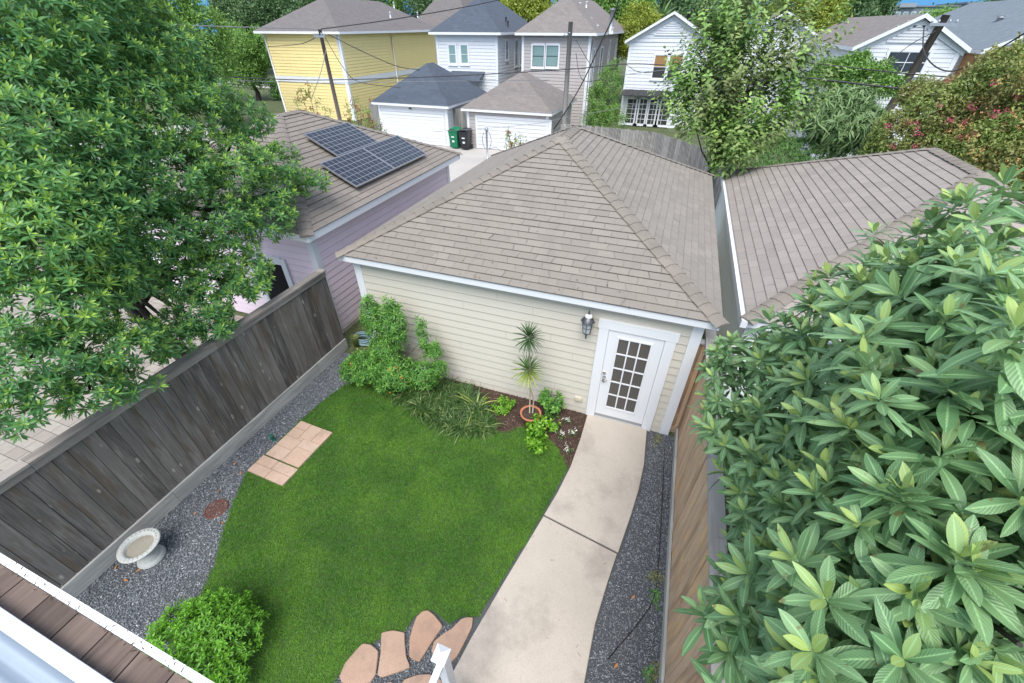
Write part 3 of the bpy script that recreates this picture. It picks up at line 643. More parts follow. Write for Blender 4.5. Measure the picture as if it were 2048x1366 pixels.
m = MB(); m.grid([[(cx+a*.058, cy+b*.058, 1.99) for a, b in hexp], [(cx+a*.083, cy+b*.083, 2.198) for a, b in hexp]], closed=True, smooth=False); m.build('lantern_glass', GLASSL, lan)
m = MB(); m.lathe((cx, cy, 0), [(.118, 2.198), (.112, 2.215), (.075, 2.27), (.04, 2.30), (.034, 2.305)], 6); m.lathe((cx, cy, 0), [(.03, 2.34), (.014, 2.36), (.014, 2.38), (.005, 2.41), (0, 2.415)], 8); lr = m.build('lantern_roof', BRONZE, lan)
m = MB(); m.lathe((cx, cy, 0), [(.06, 2.29), (.056, 2.315), (.03, 2.342), (0, 2.345)], 14); m.build('lantern_dome', plain('clear_dome', (.6, .62, .64, 1), .15), lr)

# ================================================================== LEFT NEIGHBOUR GARAGE (lilac)
pg = thing('garage', 'lilac lap sided garage with solar panels on its brown shingle roof', 'garage', (-1.44, .5, 0))
PX0, PX1, PY0, PY1, PZ = -7.2, -1.1, .12, 6.95, 2.70
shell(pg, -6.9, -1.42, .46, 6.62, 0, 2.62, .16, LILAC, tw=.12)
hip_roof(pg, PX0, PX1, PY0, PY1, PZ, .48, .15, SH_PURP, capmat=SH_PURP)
fascia(pg, PX0, PX1, PY0, PY1, PZ, .16)
m = MB(); m.box(PX1-.30, .44, 2.50, PX1-.26, 6.64, 2.535); m.build('frieze_board', WHITE, pg)
window(pg, (-6.9, .46, 0), *FR, 6.9-3.25, 6.9-2.42, .6, 1.72, .13, WHITE, plain('dark_opening', (.002, .002, .002, 1), 1.), rows=1)  # flat near-black pane; the dark of the opening is painted on
m = MB(); m.box(-1.41, .6, 0, -1.38, 2.2, .12); m.build('foundation_strip', CONC, pg)
def roofpt(x, y, off): return np.array([x, y, PZ+.48*(PX1-x)+off])
sol = None
for k, (x0, x1, y0, y1, lab) in enumerate(((-3.2, -2.34, 2.87, 4.51, 'upper left dark solar panel, alone nearest the ridge of the brown roof'), (-2.32, -1.43, 2.20, 3.79, 'lower left solar panel, nearest the leafy tree on the brown roof'), (-2.32, -1.43, 3.80, 5.42, 'lower right solar panel, nearest the alley end of the brown roof'))):
    s_ = thing('solar_panel', lab, 'solar panel', roofpt(x1, y0, 0), 'solar panels on the lilac garage')
    a, b = roofpt(x1, y0, .11), roofpt(x0, y0, .11); Vv = (b-a); nn = np.array([.48, 0, 1])/math.hypot(1, .48); Ly = np.array([0, y1-y0, 0]); ld = np.linalg.norm(Vv)
    f = MB(); t_ = .022; vd = Vv/ld
    f.obox(a, Ly, vd*t_, nn*.035); f.obox(a+vd*(ld-t_), Ly, vd*t_, nn*.035); f.obox(a+vd*t_, (0, t_, 0), vd*(ld-2*t_), nn*.035); f.obox(a+vd*t_+Ly-np.array([0, t_, 0]), (0, t_, 0), vd*(ld-2*t_), nn*.035)
    for q in (.2, .8):
        for e_ in (.06, .9): f.obox(a+Ly*q+vd*ld*e_-nn*.11, (0, .04, 0), vd*.04, nn*.11)
    f.build('panel_frame', SILVER, s_)
    p = MB(); o = a+nn*.03+vd*t_+np.array([0, t_, 0]); Lx = vd*(ld-2*t_); L2 = np.array([0, y1-y0-2*t_, 0])
    p.face([o, o+L2, o+L2+Lx, o+Lx], [(0, 0), (10, 0), (10, 6), (0, 6)]); p.face([o-nn*.012, o+Lx-nn*.012, o+L2+Lx-nn*.012, o+L2-nn*.012]); p.build('cell_sheet', SOLAR, s_)

# ================================================================== RIGHT NEIGHBOUR BUILDING
ng = thing('garage', 'pale green sided building with long pale brown hipped roof behind the big leafed shrub', 'garage', (6.95, .9, 0))
shell(ng, 6.90, 13.45, .80, 9.24, 0, 2.19, .16, MINT, tw=.1)
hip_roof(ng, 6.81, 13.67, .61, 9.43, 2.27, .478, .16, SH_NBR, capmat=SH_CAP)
fascia(ng, 6.81, 13.67, .61, 9.43, 2.27, .14)
m = MB(); m.box(6.735, .59, 2.13, 6.828, 9.41, 2.255); m.build('gutter', WHITE, ng)

# ================================================================== FENCES
def fence_y(x, y0, y1, zt, zk, face, board, cap, kick, bw=.14, capw=.16, label='', group=None):
    """fence running along Y; face=+1 boards face +x"""
    th = thing('fence', label, 'fence', (x, (y0+y1)/2, 0)); b = MB(); y = y0; k = 0; b.box(x-face*.05, y0, zk, x-face*.028, y1, zt-.02, .2, 2)  # last box: added backing sheet that stops light through the board gaps
    while y < y1-.02:
        ww = min(bw*random.uniform(.93, 1.07), y1-y); off = random.uniform(0, 30)
        b.box(x-face*.022, y+.003, zk-.02, x-face*random.uniform(0, .009), y+ww-.003, zt-.01, random.random(), 2, off); y += ww
    b.build('board_panel', board, th)
    b.box(x-face*.045, y0, zk, x-face*.026, y1, zt-.02, .2) if False else None
    c = MB(); y = y0
    while y < y1-.01:
        L = min(2.4, y1-y); c.box(x-face*(.10), y, zt, x+face*.055, y+L-.004, zt+.035, random.random(), 1, random.uniform(0, 9)); c.box(x+.001*face, y, zt-.11, x+face*.022, y+L-.004, zt-.002, random.random(), 1, random.uniform(0, 9)) if kick != 'none' and face > 0 else None; y += L
    c.build('cap_rail', cap, th)
    kb = MB(); y = y0
    while y < y1-.01:
        L = min(3.2, y1-y); kb.box(x+face*.001, y, 0.0, x+face*.035, y+L-.004, zk, random.random(), 1, random.uniform(0, 9)); y += L
    kb.build('kick_board', GWOOD, th)
    y = y0+.2
    while y < y1: p = MB(); p.box(x-face*.12, y, 0, x-face*.03, y+.09, zt-.02, random.random()); p.build('post', GWOOD, th); y += 2.35
    return th
fence_y(-.95, -7.2, .13, 1.97, .27, 1, FWOOD_B, CAPW, True, .16, label='tall weathered dark brown board fence along the left side of the lawn')
fence_y(6.30, -7.0, .42, 2.06, .14, -1, CEDAR, wood('grey_cap_wood', (.24, .225, .21, 1), (.40, .38, .355, 1), None, .85, .2), True, .14, label='tan cedar board fence along the right side beside the concrete path')
cf = thing('fence', 'short brown cedar fence return closing the gap at the garage corner', 'fence', (6.22, .1, 0))
b = MB(); x = 6.165
for k in range(2): b.box(x, .10, .10, x+.062, .12, 2.02, random.random(), 2, k*3.3); x += .066
b.build('board_panel', CEDAR, cf)
b = MB(); b.box(6.17, .06, 2.03, 6.75, .17, 2.06, .4, 0); b.build('cap_rail', GWOOD, cf)
b = MB(); b.box(6.17, .07, .0, 6.29, .099, .14, .4, 0); b.build('kick_board', CEDAR, cf)
# alley fence behind the garage
af = thing('fence', 'pale grey weathered picket fence across the alley behind the garage', 'fence', (3, 17, 0)); b = MB()
pts = [(-.5, 17.4), (2.0, 17.3), (4.2, 16.9), (6.0, 14.8), (7.4, 11.6)]
for i in range(len(pts)-1):
    a, c_ = np.array(pts[i]), np.array(pts[i+1]); L = np.linalg.norm(c_-a); dd = (c_-a)/L; n = int(L/.14)
    for k in range(n):
        o = a+dd*(k*L/n); b.obox((o[0], o[1], 0), (dd[0]*.134, dd[1]*.134, 0), (-dd[1]*.02, dd[0]*.02, 0), (0, 0, 1.9+random.uniform(-.02, .02)), random.random())
b.build('board_panel', OLDF, af)
b = MB()
for i in range(len(pts)-1):
    a, c_ = np.array(pts[i]), np.array(pts[i+1]); L = np.linalg.norm(c_-a); dd = (c_-a)/L
    for z in (.4, 1.5): b.obox((a[0]-dd[1]*.025, a[1]+dd[0]*.025, z), (dd[0]*L, dd[1]*L, 0), (-dd[1]*.04, dd[0]*.04, 0), (0, 0, .09))
b.build('rail', OLDF, af)

# ================================================================== YARD OBJECTS
# pavers
def paver_slab(x0, x1, y0, y1, label, rows, rot=0.):
    c = np.array([(x0+x1)/2, (y0+y1)/2]); th = MB(); random.seed(int(abs(y0)*100)); R2 = np.array([[math.cos(rot), -math.sin(rot)], [math.sin(rot), math.cos(rot)]])
    def tile(a, b, c_, d_):
        q = [R2 @ (np.array(p)-c)+c for p in ((a, c_), (b, c_), (b, d_), (a, d_))]; th.prism(q, .01, .048+random.uniform(-.002, .003), random.random(), .005)
    q = [R2 @ (np.array(p)-c)+c for p in ((x0+.01, y0+.01), (x1-.01, y0+.01), (x1-.01, y1-.01), (x0+.01, y1-.01))]; th.prism(q, 0, .036, .1)
    for (a, b, c_, d_) in rows: g_ = .004; tile(x0+(x1-x0)*a+g_, x0+(x1-x0)*b-g_, y0+(y1-y0)*c_+g_, y0+(y1-y0)*d_-g_)
    return tag(th.build('paver_slab', PAVER, None, (c[0], c[1], 0)), label, 'paver slab', 'paver slabs at the left edge of the lawn')
paver_slab(-.37, .40, -3.24, -2.90, 'smaller pinkish paver slab of four squares, nearer the bird bath', [(0, .5, 0, .5), (.5, 1, 0, .5), (0, .45, .5, 1), (.45, 1, .5, 1)], -.04)
paver_slab(-.33, .41, -2.88, -2.06, 'larger pinkish paver slab of mixed blocks, farther from the bird bath', [(0, .5, 0, .28), (.5, 1, 0, .4), (0, .5, .28, .56), (.5, 1, .4, .62), (0, .35, .56, .8), (.35, .7, .62, 1), (.7, 1, .62, 1), (0, .35, .8, 1), (.35, .5, .56, .62)], -.04)
# flagstones
FS = dict(A=[(2.89, -4.61), (3.0, -4.585), (3.12, -4.61), (3.22, -4.81), (3.2, -4.9), (2.91, -5.01), (2.84, -4.97), (2.82, -4.84)],
 B=[(3.04, -4.44), (3.16, -4.37), (3.31, -4.34), (3.36, -4.42), (3.46, -4.55), (3.56, -4.62), (3.3, -4.81), (3.24, -4.81), (3.15, -4.61)],
 C=[(3.40, -4.06), (3.46, -4.03), (3.56, -4.05), (3.72, -4.12), (3.67, -4.32), (3.63, -4.54), (3.49, -4.54), (3.40, -4.38), (3.37, -4.25), (3.36, -4.14)],
 D=[(3.9, -3.97), (3.96, -3.93), (4.03, -3.91), (4.06, -4.01), (4.04, -4.2), (4.02, -4.34), (3.96, -4.45), (3.71, -4.41), (3.69, -4.3), (3.76, -4.19), (3.83, -4.11)],
 E=[(3.55, -4.74), (3.67, -4.65), (3.79, -4.60), (3.97, -4.60), (3.99, -4.9), (3.7, -5.1), (3.51, -4.9)], F=[(3.33, -4.87), (3.43, -4.8), (3.48, -4.9), (3.4, -5.0)])
FL = dict(A='leftmost flat pinkish flagstone, next to the grass edge', B='squarish pinkish flagstone marked with dark twigs, second from the left', C='pointed tan flagstone jutting farthest into the lawn', D='narrow orange tan flagstone touching the edge of the concrete path', E='tan flagstone partly hidden behind the white newel post', F='smallest pinkish flagstone at the bottom between two larger ones')
for k, pl in FS.items():
    P = np.array(pl); Q = []
    for i in range(len(P)):
        a, b, c_ = P[i-1], P[i], P[(i+1) % len(P)]; Q += [b*.75+a*.25, b*.93+(a+c_)*.035, b*.75+c_*.25]
    m = MB(); m.prism(Q, -.01, .035, random.random(), .008); tag(m.build('flagstone', STONE, None, (P[:, 0].mean(), P[:, 1].mean(), 0)), FL[k], 'flagstone', 'flagstones by the path')
# bird bath / urn
ub = thing('birdbath', 'pale cast stone pedestal birdbath bowl on the gravel by the dark fence', 'birdbath', (-.5, -4.75, 0))
m = MB(); m.lathe((-.5, -4.75, 0), [(.0, 0), (.18, 0), (.183, .02), (.17, .03), (.172, .045), (.15, .06), (.125, .07), (.128, .085), (.09, .10), (.065, .125), (.06, .15), (.075, .17), (.065, .185), (.085, .20)], 36); m.build('pedestal', URN, ub)
m = MB(); m.lathe((-.5, -4.75, 0), [(.085, .20), (.14, .225), (.18, .265), (.20, .31), (.215, .335), (.245, .35), (.265, .365), (.262, .38), (.24, .386), (.205, .382), (.188, .375), (.175, .35), (.165, .32), (.15, .31), (0, .305)], 40)
for k in range(26):
    a = k*2*math.pi/26; m.tube([(-.5+.21*math.cos(a), -4.75+.21*math.sin(a), .383), (-.5+.25*math.cos(a+.09), -4.75+.25*math.sin(a+.09), .382)], [.011, .006], 5)
m.build('bowl', URN, ub)
m = MB(); m.lathe((-.5, -4.75, 0), [(.174, .335), (.1, .338), (0, .336)], 30); m.build('silt', concrete('birdbath_silt', (.27, .25, .20, 1), 9, .5, .5), ub)
ub.scale = (.92, .92, .92)
# drain grate
m = MB(); c_ = (-.29, -3.9)
m.lathe((c_[0], c_[1], 0), [(.165, -.005), (.165, .012), (.15, .016), (.145, .012), (.145, -.002)], 28)
for k in range(-6, 7):
    hw = math.sqrt(max(0, .146**2-(k*.022)**2)); m.box(c_[0]-hw, c_[1]+k*.022-.006, 0.0, c_[0]+hw, c_[1]+k*.022+.006, .011)
m.box(c_[0]-.008, c_[1]-.145, .0, c_[0]+.008, c_[1]+.145, .0125)
dg = tag(m.build('drain_grate', RUST, None, (c_[0], c_[1], 0)), 'round rusty slotted drain grate set in the gravel by the lawn', 'drain grate')
# green sprinkler riser by the pavers
q_ = Zp(549, 882, 0); m = MB(); m.tube([(q_[0], q_[1], 0), (q_[0], q_[1], .14)], .022, 10); m.tube([(q_[0], q_[1], .14), (q_[0], q_[1], .165)], .03, 10); m.box(q_[0]-.02, q_[1]-.045, .08, q_[0]+.02, q_[1]-.018, .13)
tag(m.build('lawn_light', plain('green_plastic', (.01, .12, .08, 1), .4), None, (q_[0], q_[1], 0)), 'small dark green stake standing in the gravel beside the paver slabs', 'garden stake')
# fallen leaves
for k, (px, py) in enumerate([(231, 1140), (256, 1161), (285, 1136), (468, 931), (481, 942), (388, 1030), (432, 985), (447, 1048), (1270, 1190), (1236, 1325)]):
    p_ = Zp(px, py, .012); v, f, u = leaf_tpl(random.uniform(.07, .10), .032, .5, .35, 3); v = v @ euler(random.uniform(0, 6), .1, random.uniform(-.4, .4)).T+p_
    o = build_np('fallen_leaf', L_DEAD, v, f, u, np.full(len(v), random.uniform(.2, .8)), origin=p_)
    tag(o, ['orange fallen leaf between birdbath and deck edge, leftmost', 'orange fallen leaf just below the birdbath pedestal', 'orange fallen leaf nearest the birdbath base', 'dry leaf on the gravel beside the smaller paver slab', 'dry leaf touching the lawn edge near the smaller paver slab', 'curled dry leaf on gravel left of the drain grate', 'dry leaf on gravel above the drain grate', 'dry leaf between the drain grate and the lawn', 'orange fallen leaf on the gravel right of the concrete path', 'pale brown leaf on the right gravel strip near the bottom edge'][k], 'leaf', 'fallen leaves on the gravel')
# pots and hose in the corner
p_ = Zp(697, 700, 0); m = MB(); m.lathe((p_[0]+.08, p_[1]+.22, 0), [(0, 0), (.075, 0), (.085, .2), (.10, .24), (.10, .255), (.085, .255), (.08, .23), (0, .22)], 18)
tag(m.build('plant_pot', plain('olive_pot', (.10, .13, .03, 1), .5), None, (p_[0]+.08, p_[1]+.22, 0)), 'small olive and black pot in the corner between fence and lilac wall', 'pot')
m = MB(); hc = Zp(722, 690, 0)
for k in range(7):
    rr = .20-.012*(k % 3); m.tube([(hc[0]+rr*math.cos(a), hc[1]+.12+rr*math.sin(a)*.8, .03+k*.024+.008*math.sin(3*a+k)) for a in np.linspace(0, 6.28, 26)], .012, 6)
tag(m.build('garden_hose', plain('teal_hose', (.22, .36, .40, 1), .4), None, (hc[0], hc[1]+.12, 0)), 'coiled pale teal garden hose beside the corner shrub', 'hose')

# newel post and rail, deck step
npst = thing('stair_railing', 'white newel post with pyramid cap and sloping rail at the bottom edge', 'railing', (4.19, -4.73, 0))
m = MB(); m.box(4.145, -4.775, 0, 4.235, -4.685, 1.60); m.build('newel_post', WHITE, npst)
m = MB(); m.box(4.125, -4.795, 1.56, 4.255, -4.665, 1.605); P = [(4.125, -4.795, 1.605), (4.255, -4.795, 1.605), (4.255, -4.665, 1.605), (4.125, -4.665, 1.605)]
for i in range(4): m.face([P[i], P[(i+1) % 4], (4.19, -4.73, 1.65)])
m.build('post_cap', WHITE, npst)
m = MB(); m.box(4.16, -6.6, 1.44, 4.22, -4.776, 1.49); m.box(4.17, -6.6, .62, 4.21, -4.776, .67); m.build('handrail', WHITE, npst)
m = MB()
for k in range(12): y = -4.9-k*.13; m.box(4.175, y-.016, .67, 4.205, y+.016, 1.44)
m.build('balusters', WHITE, npst)
m = MB()
for k in range(3): m.box(4.24, -4.62-.14*k, .12, 5.5, -4.62-.14*k-.136, .16, random.random(), 0, k)
m.box(4.24, -4.66, 0, 5.5, -4.63, .118, .5, 0); tag(m.build('deck_step', DECKW, None, (4.8, -4.8, 0)), 'low brown wooden step at the near end of the concrete path', 'step')

# balcony edge at lower left, just below the camera
bal = thing('balcony', 'brown board balcony floor edged with peeling white trim at the lower left', 'balcony', (3.5, -5.7, 4.4))
zb = 4.5
def bq(px, py): p = Zp(px, py, zb); return p
o0, o1 = Zp(-120, 1032, zb), Zp(520, 1421, zb)             # outer edge of white trim
i0, i1 = Zp(-120, 1050+38, zb), Zp(520, 1475+10, zb)
m = MB()
ou0 = Zp(-200, 984, zb); ou1 = Zp(700, 1530, zb); in0 = Zp(-200, 1022, zb-.02); in1 = Zp(700, 1586, zb-.02)
dirx = (ou1-ou0)/np.linalg.norm(ou1-ou0); nrm = np.array([dirx[1], -dirx[0], 0]); ou0 = ou0-dirx*.139*10   # towards the house
L_ = np.linalg.norm(ou1-ou0); tw_ = .020
m.obox(ou0-np.array([0, 0, .16]), dirx*L_, nrm*tw_, (0, 0, .16)); m.build('edge_trim', paint('peeling_white_trim', (.80, .82, .85, 1), .45, .04, .35), bal)
m = MB(); x = -.02; st_ = ou0+nrm*(tw_+.002)-np.array([0, 0, .012]); bwid = .139
while x < L_: m.obox(st_+dirx*x-np.array([0, 0, .03]), dirx*(bwid-.005), nrm*.24, (0, 0, .03), random.random()); x += bwid
# uv grain along nrm
m.build('floor_boards', DECKW, bal)
m = MB(); a_ = Zp(-200, 1080, zb+.02); b_ = Zp(420, 1496, zb+.02); d2 = (b_-a_)/np.linalg.norm(b_-a_); n2 = np.array([d2[1], -d2[0], 0]); a_ = a_-d2*1.4
m.obox(a_-np.array([0, 0, .03]), d2*4.0, n2*.035, (0, 0, .03)); m.build('inner_trim', paint('white_flashing', (.56, .60, .65, 1), .4, .05, .5), bal)
m = MB(); s0 = a_+n2*.034
rows = []
for k in range(9):
    rows.append([s0+n2*(k*.012)+np.array([0, 0, -.004+.012*math.sin(k*1.3)])+d2*q for q in (0, 4.0)])
m.grid(rows); m.build('metal_flashing', paint('blue_grey_metal', (.34, .40, .46, 1), .35, .06, .1, .3), bal)

# ================================================================== BACKGROUND BUILDINGS
def house(name, label, cat, x0, x1, y0, y1, ze, rz, wallm, roofm, over=.35, e=.19, gable=False, z0=0., trim=WHITE, group=None, cap=False):
    th = thing(name, label, cat, ((x0+x1)/2, y0, 0), group)
    shell(th, x0, x1, y0, y1, z0, ze-.05, e, wallm, trim, .14, 'FRL', gable=(rz-.12 if gable else None))
    if gable:
        # close the gable behind the siding
        m = MB(); xc = (x0+x1)/2; m.face([(x0, y0+.03, ze-.06), (x1, y0+.03, ze-.06), (xc, y0+.03, rz-.14)]); m.build('gable_back', wallm, th)
    hip_roof(th, x0-over, x1+over, y0-over, y1+over, ze, .5, 50., roofm, cap=False, lift=0., gable=gable, ridge_z=rz)
    if gable: rake(th, x0-over-.01, x1+over+.01, y0-over-.042, ze+.0, rz+.02); rake(th, x0-over*.6, x1+over*.6, y0-.06, ze-.06, rz-.16, h=.22, name='gable_trim')
    m = MB(); m.box(x0-over+.02, y0-over, ze-.15, x1+over-.02, y0-over+.04, ze-.005) if not gable else None
    for sx in (x0-over, x1+over): m.box(sx-.02, y0-over+.041, ze-.15, sx+.02, y1+over-.02, ze-.005)
    m.box(x0-over+.05, y0-over+.05, ze-.12, x1+over-.05, y1+over-.05, ze-.09) if not gable else None
    m.build('gutter', trim, th); return th
def downspout(th, x, y, z0, z1, dx_=0., dy=-.35):
    m = MB(); m.tube([(x+dx_, y+dy, z1), (x+dx_*.6, y+dy*.7, z1-.12), (x, y-.06, z1-.32), (x, y-.06, z0)], .055, 6); m.build('downspout', WHITE, th)
def vent(th, p, h=.35, r=.05, mat=GREYM, name='roof_vent'):
    m = MB(); m.tube([p, (p[0], p[1], p[2]+h)], r, 8); m.tube([(p[0], p[1], p[2]+h), (p[0], p[1], p[2]+h+.06)], r*1.5, 8); m.build(name, mat, th)

ye = house('house', 'large yellow two storey lap sided house with white band and grey hipped roof', 'house', -25.1, -18.4, 24, 38, 5.55, 7.55, YELLOW, SH_DGREY, .45, .2)
m = MB(); m.box(-25.13, 23.955, 2.42, -18.355, 23.999, 2.78); m.box(-18.399, 24.0, 2.42, -18.355, 38, 2.78); m.build('belt_band', WHITE, ye)
downspout(ye, -25.0, 24, 0, 5.45); downspout(ye, -18.55, 24, 0, 5.45)
m = MB(); m.tube([(-18.0, 30.4, 5.45), (-18.15, 30.4, 5.3), (-18.3, 30.4, 5.1), (-18.3, 30.4, .1)], .055, 6); m.build('downspout', WHITE, ye)
for p in ((780, 28, 31), (738, 24, 33), (835, 28, 36)): q = Yp(p[0], p[1], p[2]); vent(ye, (q[0], q[1], q[2]-.25), .35, .05, WHITE)
y2 = house('house', 'tall dark roofed house rising behind the yellow house, its steep hipped roof against the trees', 'house', -23.5, -17.0, 43, 52, 5.6, 9.6, YELLOW, SH_DGREY, .5, .2)
q = Yp(788, 12, 44); vent(y2, (q[0], q[1], q[2]-.3), .6, .07, WHITE)
w2 = house('house', 'white two storey lap sided house with slate blue hipped roof', 'house', -12.4, -7.7, 27, 35.5, 5.52, 7.45, WHITE2, SH_SLATE, .38, .2)
for px in (897, 921):
    a, b = Yp(px, 90, 27), Yp(px+16, 127, 27); window(w2, (-12.4, 27, 0), *FR, a[0]+12.4, b[0]+12.4, b[2], a[2], .1, WHITE, GLASST, rows=2, sash=WHITE)
for (yy, ww, za, zb2) in ((28.6, .45, 3.9, 5.0), (30.6, .6, 3.4, 5.0), (31.8, .6, 3.4, 5.0)): window(w2, (-7.7, 27, 0), *RT, yy-27, yy-27+ww, za, zb2, .09, WHITE, GLASST, rows=2)
m = MB(); m.obox((-11.3, 25.9, 2.75), (2.6, 0, 0), (0, 1.1, .45), (0, 0, .05)); m.box(-11.3, 25.9, 2.62, -8.7, 25.95, 2.75); m.build('porch_roof', SH_SLATE, w2)
for px, py in ((963, 38), (980, 50), (1012, 42), (1016, 50), (1056, 44), (870, 0)):
    q = Yp(px, py, 29.0); vent(w2, (q[0], 29.0, min(q[2], 6.9)-.15), .32, .05, BLACKM) if px > 900 else None
tp = house('house', 'taupe two storey lap sided house with grey brown hipped roof and teal blinds', 'house', -5.9, -1.25, 27, 41, 5.52, 7.5, TAUPE, SH_TAUPE, .4, .19)
for px in (1066, 1094):
    a, b = Yp(px, 91, 27), Yp(px+21, 133, 27); window(tp, (-5.9, 27, 0), *FR, a[0]+5.9, b[0]+5.9, b[2], a[2], .11, WHITE, GLASST, rows=2, blind=None, sash=BLACKM); 
for (yy, ww, za, zb2) in ((28.2, .5, 2.6, 4.6), (31, .8, 2.8, 4.6), (34.5, .5, 3.2, 4.9), (38, .5, 3.6, 4.9)): window(tp, (-1.25, 27, 0), *RT, yy-27, yy-27+ww, za, zb2, .09, WHITE, GLASST, rows=2)
m = MB(); m.tube([(-.87, 27.3, 5.4), (-1.0, 27.3, 5.3), (-1.19, 27.3, 5.05), (-1.19, 27.3, .1)], .05, 6); m.build('downspout', WHITE, tp)
for px, py, yy in ((1167, 50, 28.5), (1182, 40, 30), (1195, 55, 28.6), (1225, 60, 30), (1160, 10, 30.8), (1173, 8, 31)):
    q = Yp(px, py, yy); vent(tp, (q[0], q[1], q[2]-.2), .3, .05, WHITE)
q = Yp(1222, 50, 31); vent(tp, (q[0], q[1], q[2]-.5), 1.35, .14, GREYM, 'flue')
a, b = Zp(1240, 190, 2), None
# alley garages
def alley_garage(label, x0, x1, y0, y1, ze, rz, wm, rm, dpx, group):
    th = thing('garage', label, 'garage', ((x0+x1)/2, y0, 0)); shell(th, x0, x1, y0, y1, 0, ze-.05, .19, wm, WHITE, .12, 'FRL')
    hip_roof(th, x0-.28, x1+.28, y0-.3, y1+.3, ze, .5, 50., rm, cap=False, lift=0, ridge_z=rz); fascia(th, x0-.28, x1+.28, y0-.3, y1+.3, ze, .14)
    a, b = Yp(dpx[0], dpx[1], y0), Yp(dpx[2], dpx[3], y0); overhead_door(th, (x0, y0, 0), *FR, a[0]-x0, b[0]-x0, a[2])
    q = Yp((dpx[0]+dpx[2])/2-5, dpx[1]-10, y0-.1); m = MB(); m.lathe((q[0], y0-.09, q[2]), [(0, .05), (.07, .04), (.09, -.03), (0, -.03)], 10); m.box(q[0]-.03, y0-.09, q[2]-.02, q[0]+.03, y0-.017, q[2]+.02); m.build('door_light', BRONZE, th); return th
ga = alley_garage('white alley garage with slate blue hipped roof, behind the green bin', -12.45, -7.75, 18.9, 24.4, 2.2, 4.05, WHITE2, SH_SLATE, (765, 227, 884, 235), None)
gb = alley_garage('taupe alley garage with grey brown hipped roof and white overhead door', -6.55, -1.65, 19.1, 24.6, 2.12, 3.75, TAUPE, SH_TAUPE, (955, 235, 1099, 244), None)
fg = thing('fence', 'narrow grey wooden gate between the white and the taupe alley garages', 'fence', (-7.1, 19.6, 0)); m = MB()
for k in range(7): m.box(-7.7+k*.155, 19.6, 0.02, -7.7+k*.155+.148, 19.63, 1.95, random.random(), 2, k*2.)
m.build('board_panel', OLDF, fg); m = MB(); m.box(-7.7, 19.632, 1.5, -6.62, 19.67, 1.6, .3, 0); m.box(-7.7, 19.632, .4, -6.62, 19.67, .5, .3, 0); m.build('rail', OLDF, fg)
fg2 = thing('fence', 'short weathered fence panel left of the white alley garage', 'fence', (-12.9, 19.2, 0)); m = MB()
for k in range(5): m.box(-13.35+k*.155, 19.2, 0.02, -13.35+k*.155+.148, 19.23, 2.0, random.random(), 2, k*2.)
m.build('board_panel', OLDF, fg2)
co = house('house', 'white gabled cottage with tan window blinds above black awned french doors', 'house', .95, 6.0, 29.4, 40, 5.08, 6.6, WHITE2, SH_DGREY, .3, .2, gable=True)
for px in (1311, 1339):
    a, b = Yp(px, 110, 29.4), Yp(px+19, 157, 29.4); window(co, (.95, 29.4, 0), *FR, a[0]-.95, b[0]-.95, b[2], a[2], .1, WHITE, GLASS, rows=2, blind=BLIND)
for px in (1256, 1276, 1298, 1318):
    a, b = Yp(px, 197, 29.4), Yp(px+15, 249, 29.4); window(co, (.95, 29.4, 0), *FR, a[0]-.95, b[0]-.95, .15, a[2], .08, WHITE, GLASS, cols=2, rows=5, name='french_door')
m = MB(); a, b = Yp(1244, 186, 28.8), Yp(1345, 186, 28.8)
for k in range(9): xx = a[0]+(b[0]-a[0])*k/9; m.obox((xx, 28.6, 1.98), ((b[0]-a[0])/9*.96, 0, 0), (0, .8, .28), (0, 0, .03+.012*(k % 2)))
m.build('awning', BLACKM, co)
m = MB(); xc = 3.475
for k in range(6): hw = 1.05*(1-k/6.5); m.obox((xc-hw, 29.33, 5.38+k*.12), (2*hw, 0, 0), (0, .05, .03), (0, 0, .07))
m.build('gable_louver', WHITE, co)
q = Yp(1376, 40, 34); vent(co, (q[0], q[1], q[2]-.6), 1.1, .12, BLACKM, 'flue')
c2 = house('house', 'white gabled house mostly hidden behind the leafy vine tree', 'house', 7.9, 12.7, 33, 44, 5.1, 6.7, WHITE2, SH_TAUPE, .3, .2, gable=True)
q = Yp(1513, 45, 36); vent(c2, (q[0], q[1], q[2]-.6), 1.2, .14, GREYM, 'flue')
a, b = Yp(1500, 150, 33), Yp(1530, 195, 33); window(c2, (7.9, 33, 0), *FR, a[0]-7.9, b[0]-7.9, b[2], a[2], .1, WHITE, GLASS)
a, b = Yp(1710, 95, 22), Yp(1932, 100, 22)
wg = house('house', 'white gabled house with louvred gable behind the leaning utility pole', 'house', a[0]+.1, b[0]-.15, 22, 34, 5.12, 6.32, WHITE2, SH_TAUPE, .22, .17, gable=True)
wx0, wx1 = a[0]+.1, b[0]-.15
m = MB(); xc = (wx0+wx1)/2
for k in range(6): hw = .95*(1-k/6.5); m.obox((xc-hw, 21.94, 5.3+k*.11), (2*hw, 0, 0), (0, .05, .03), (0, 0, .065))
m.build('gable_louver', WHITE, wg)
a, b = Yp(1780, 103, 22), Yp(1848, 131, 22); window(wg, (wx0, 22, 0), *FR, a[0]-wx0, b[0]-wx0, b[2]-.3, a[2], .1, WHITE, GLASS, cols=2, rows=2)
ox0 = Yp(1962, 100, 22)[0]
og = house('house', 'orange lap sided house with pale slate blue gabled roof at the right edge', 'house', ox0+.2, ox0+8.2, 22, 36, 5.08, 7.05, ORANGE, SH_SLATE2, .25, .18, gable=True)
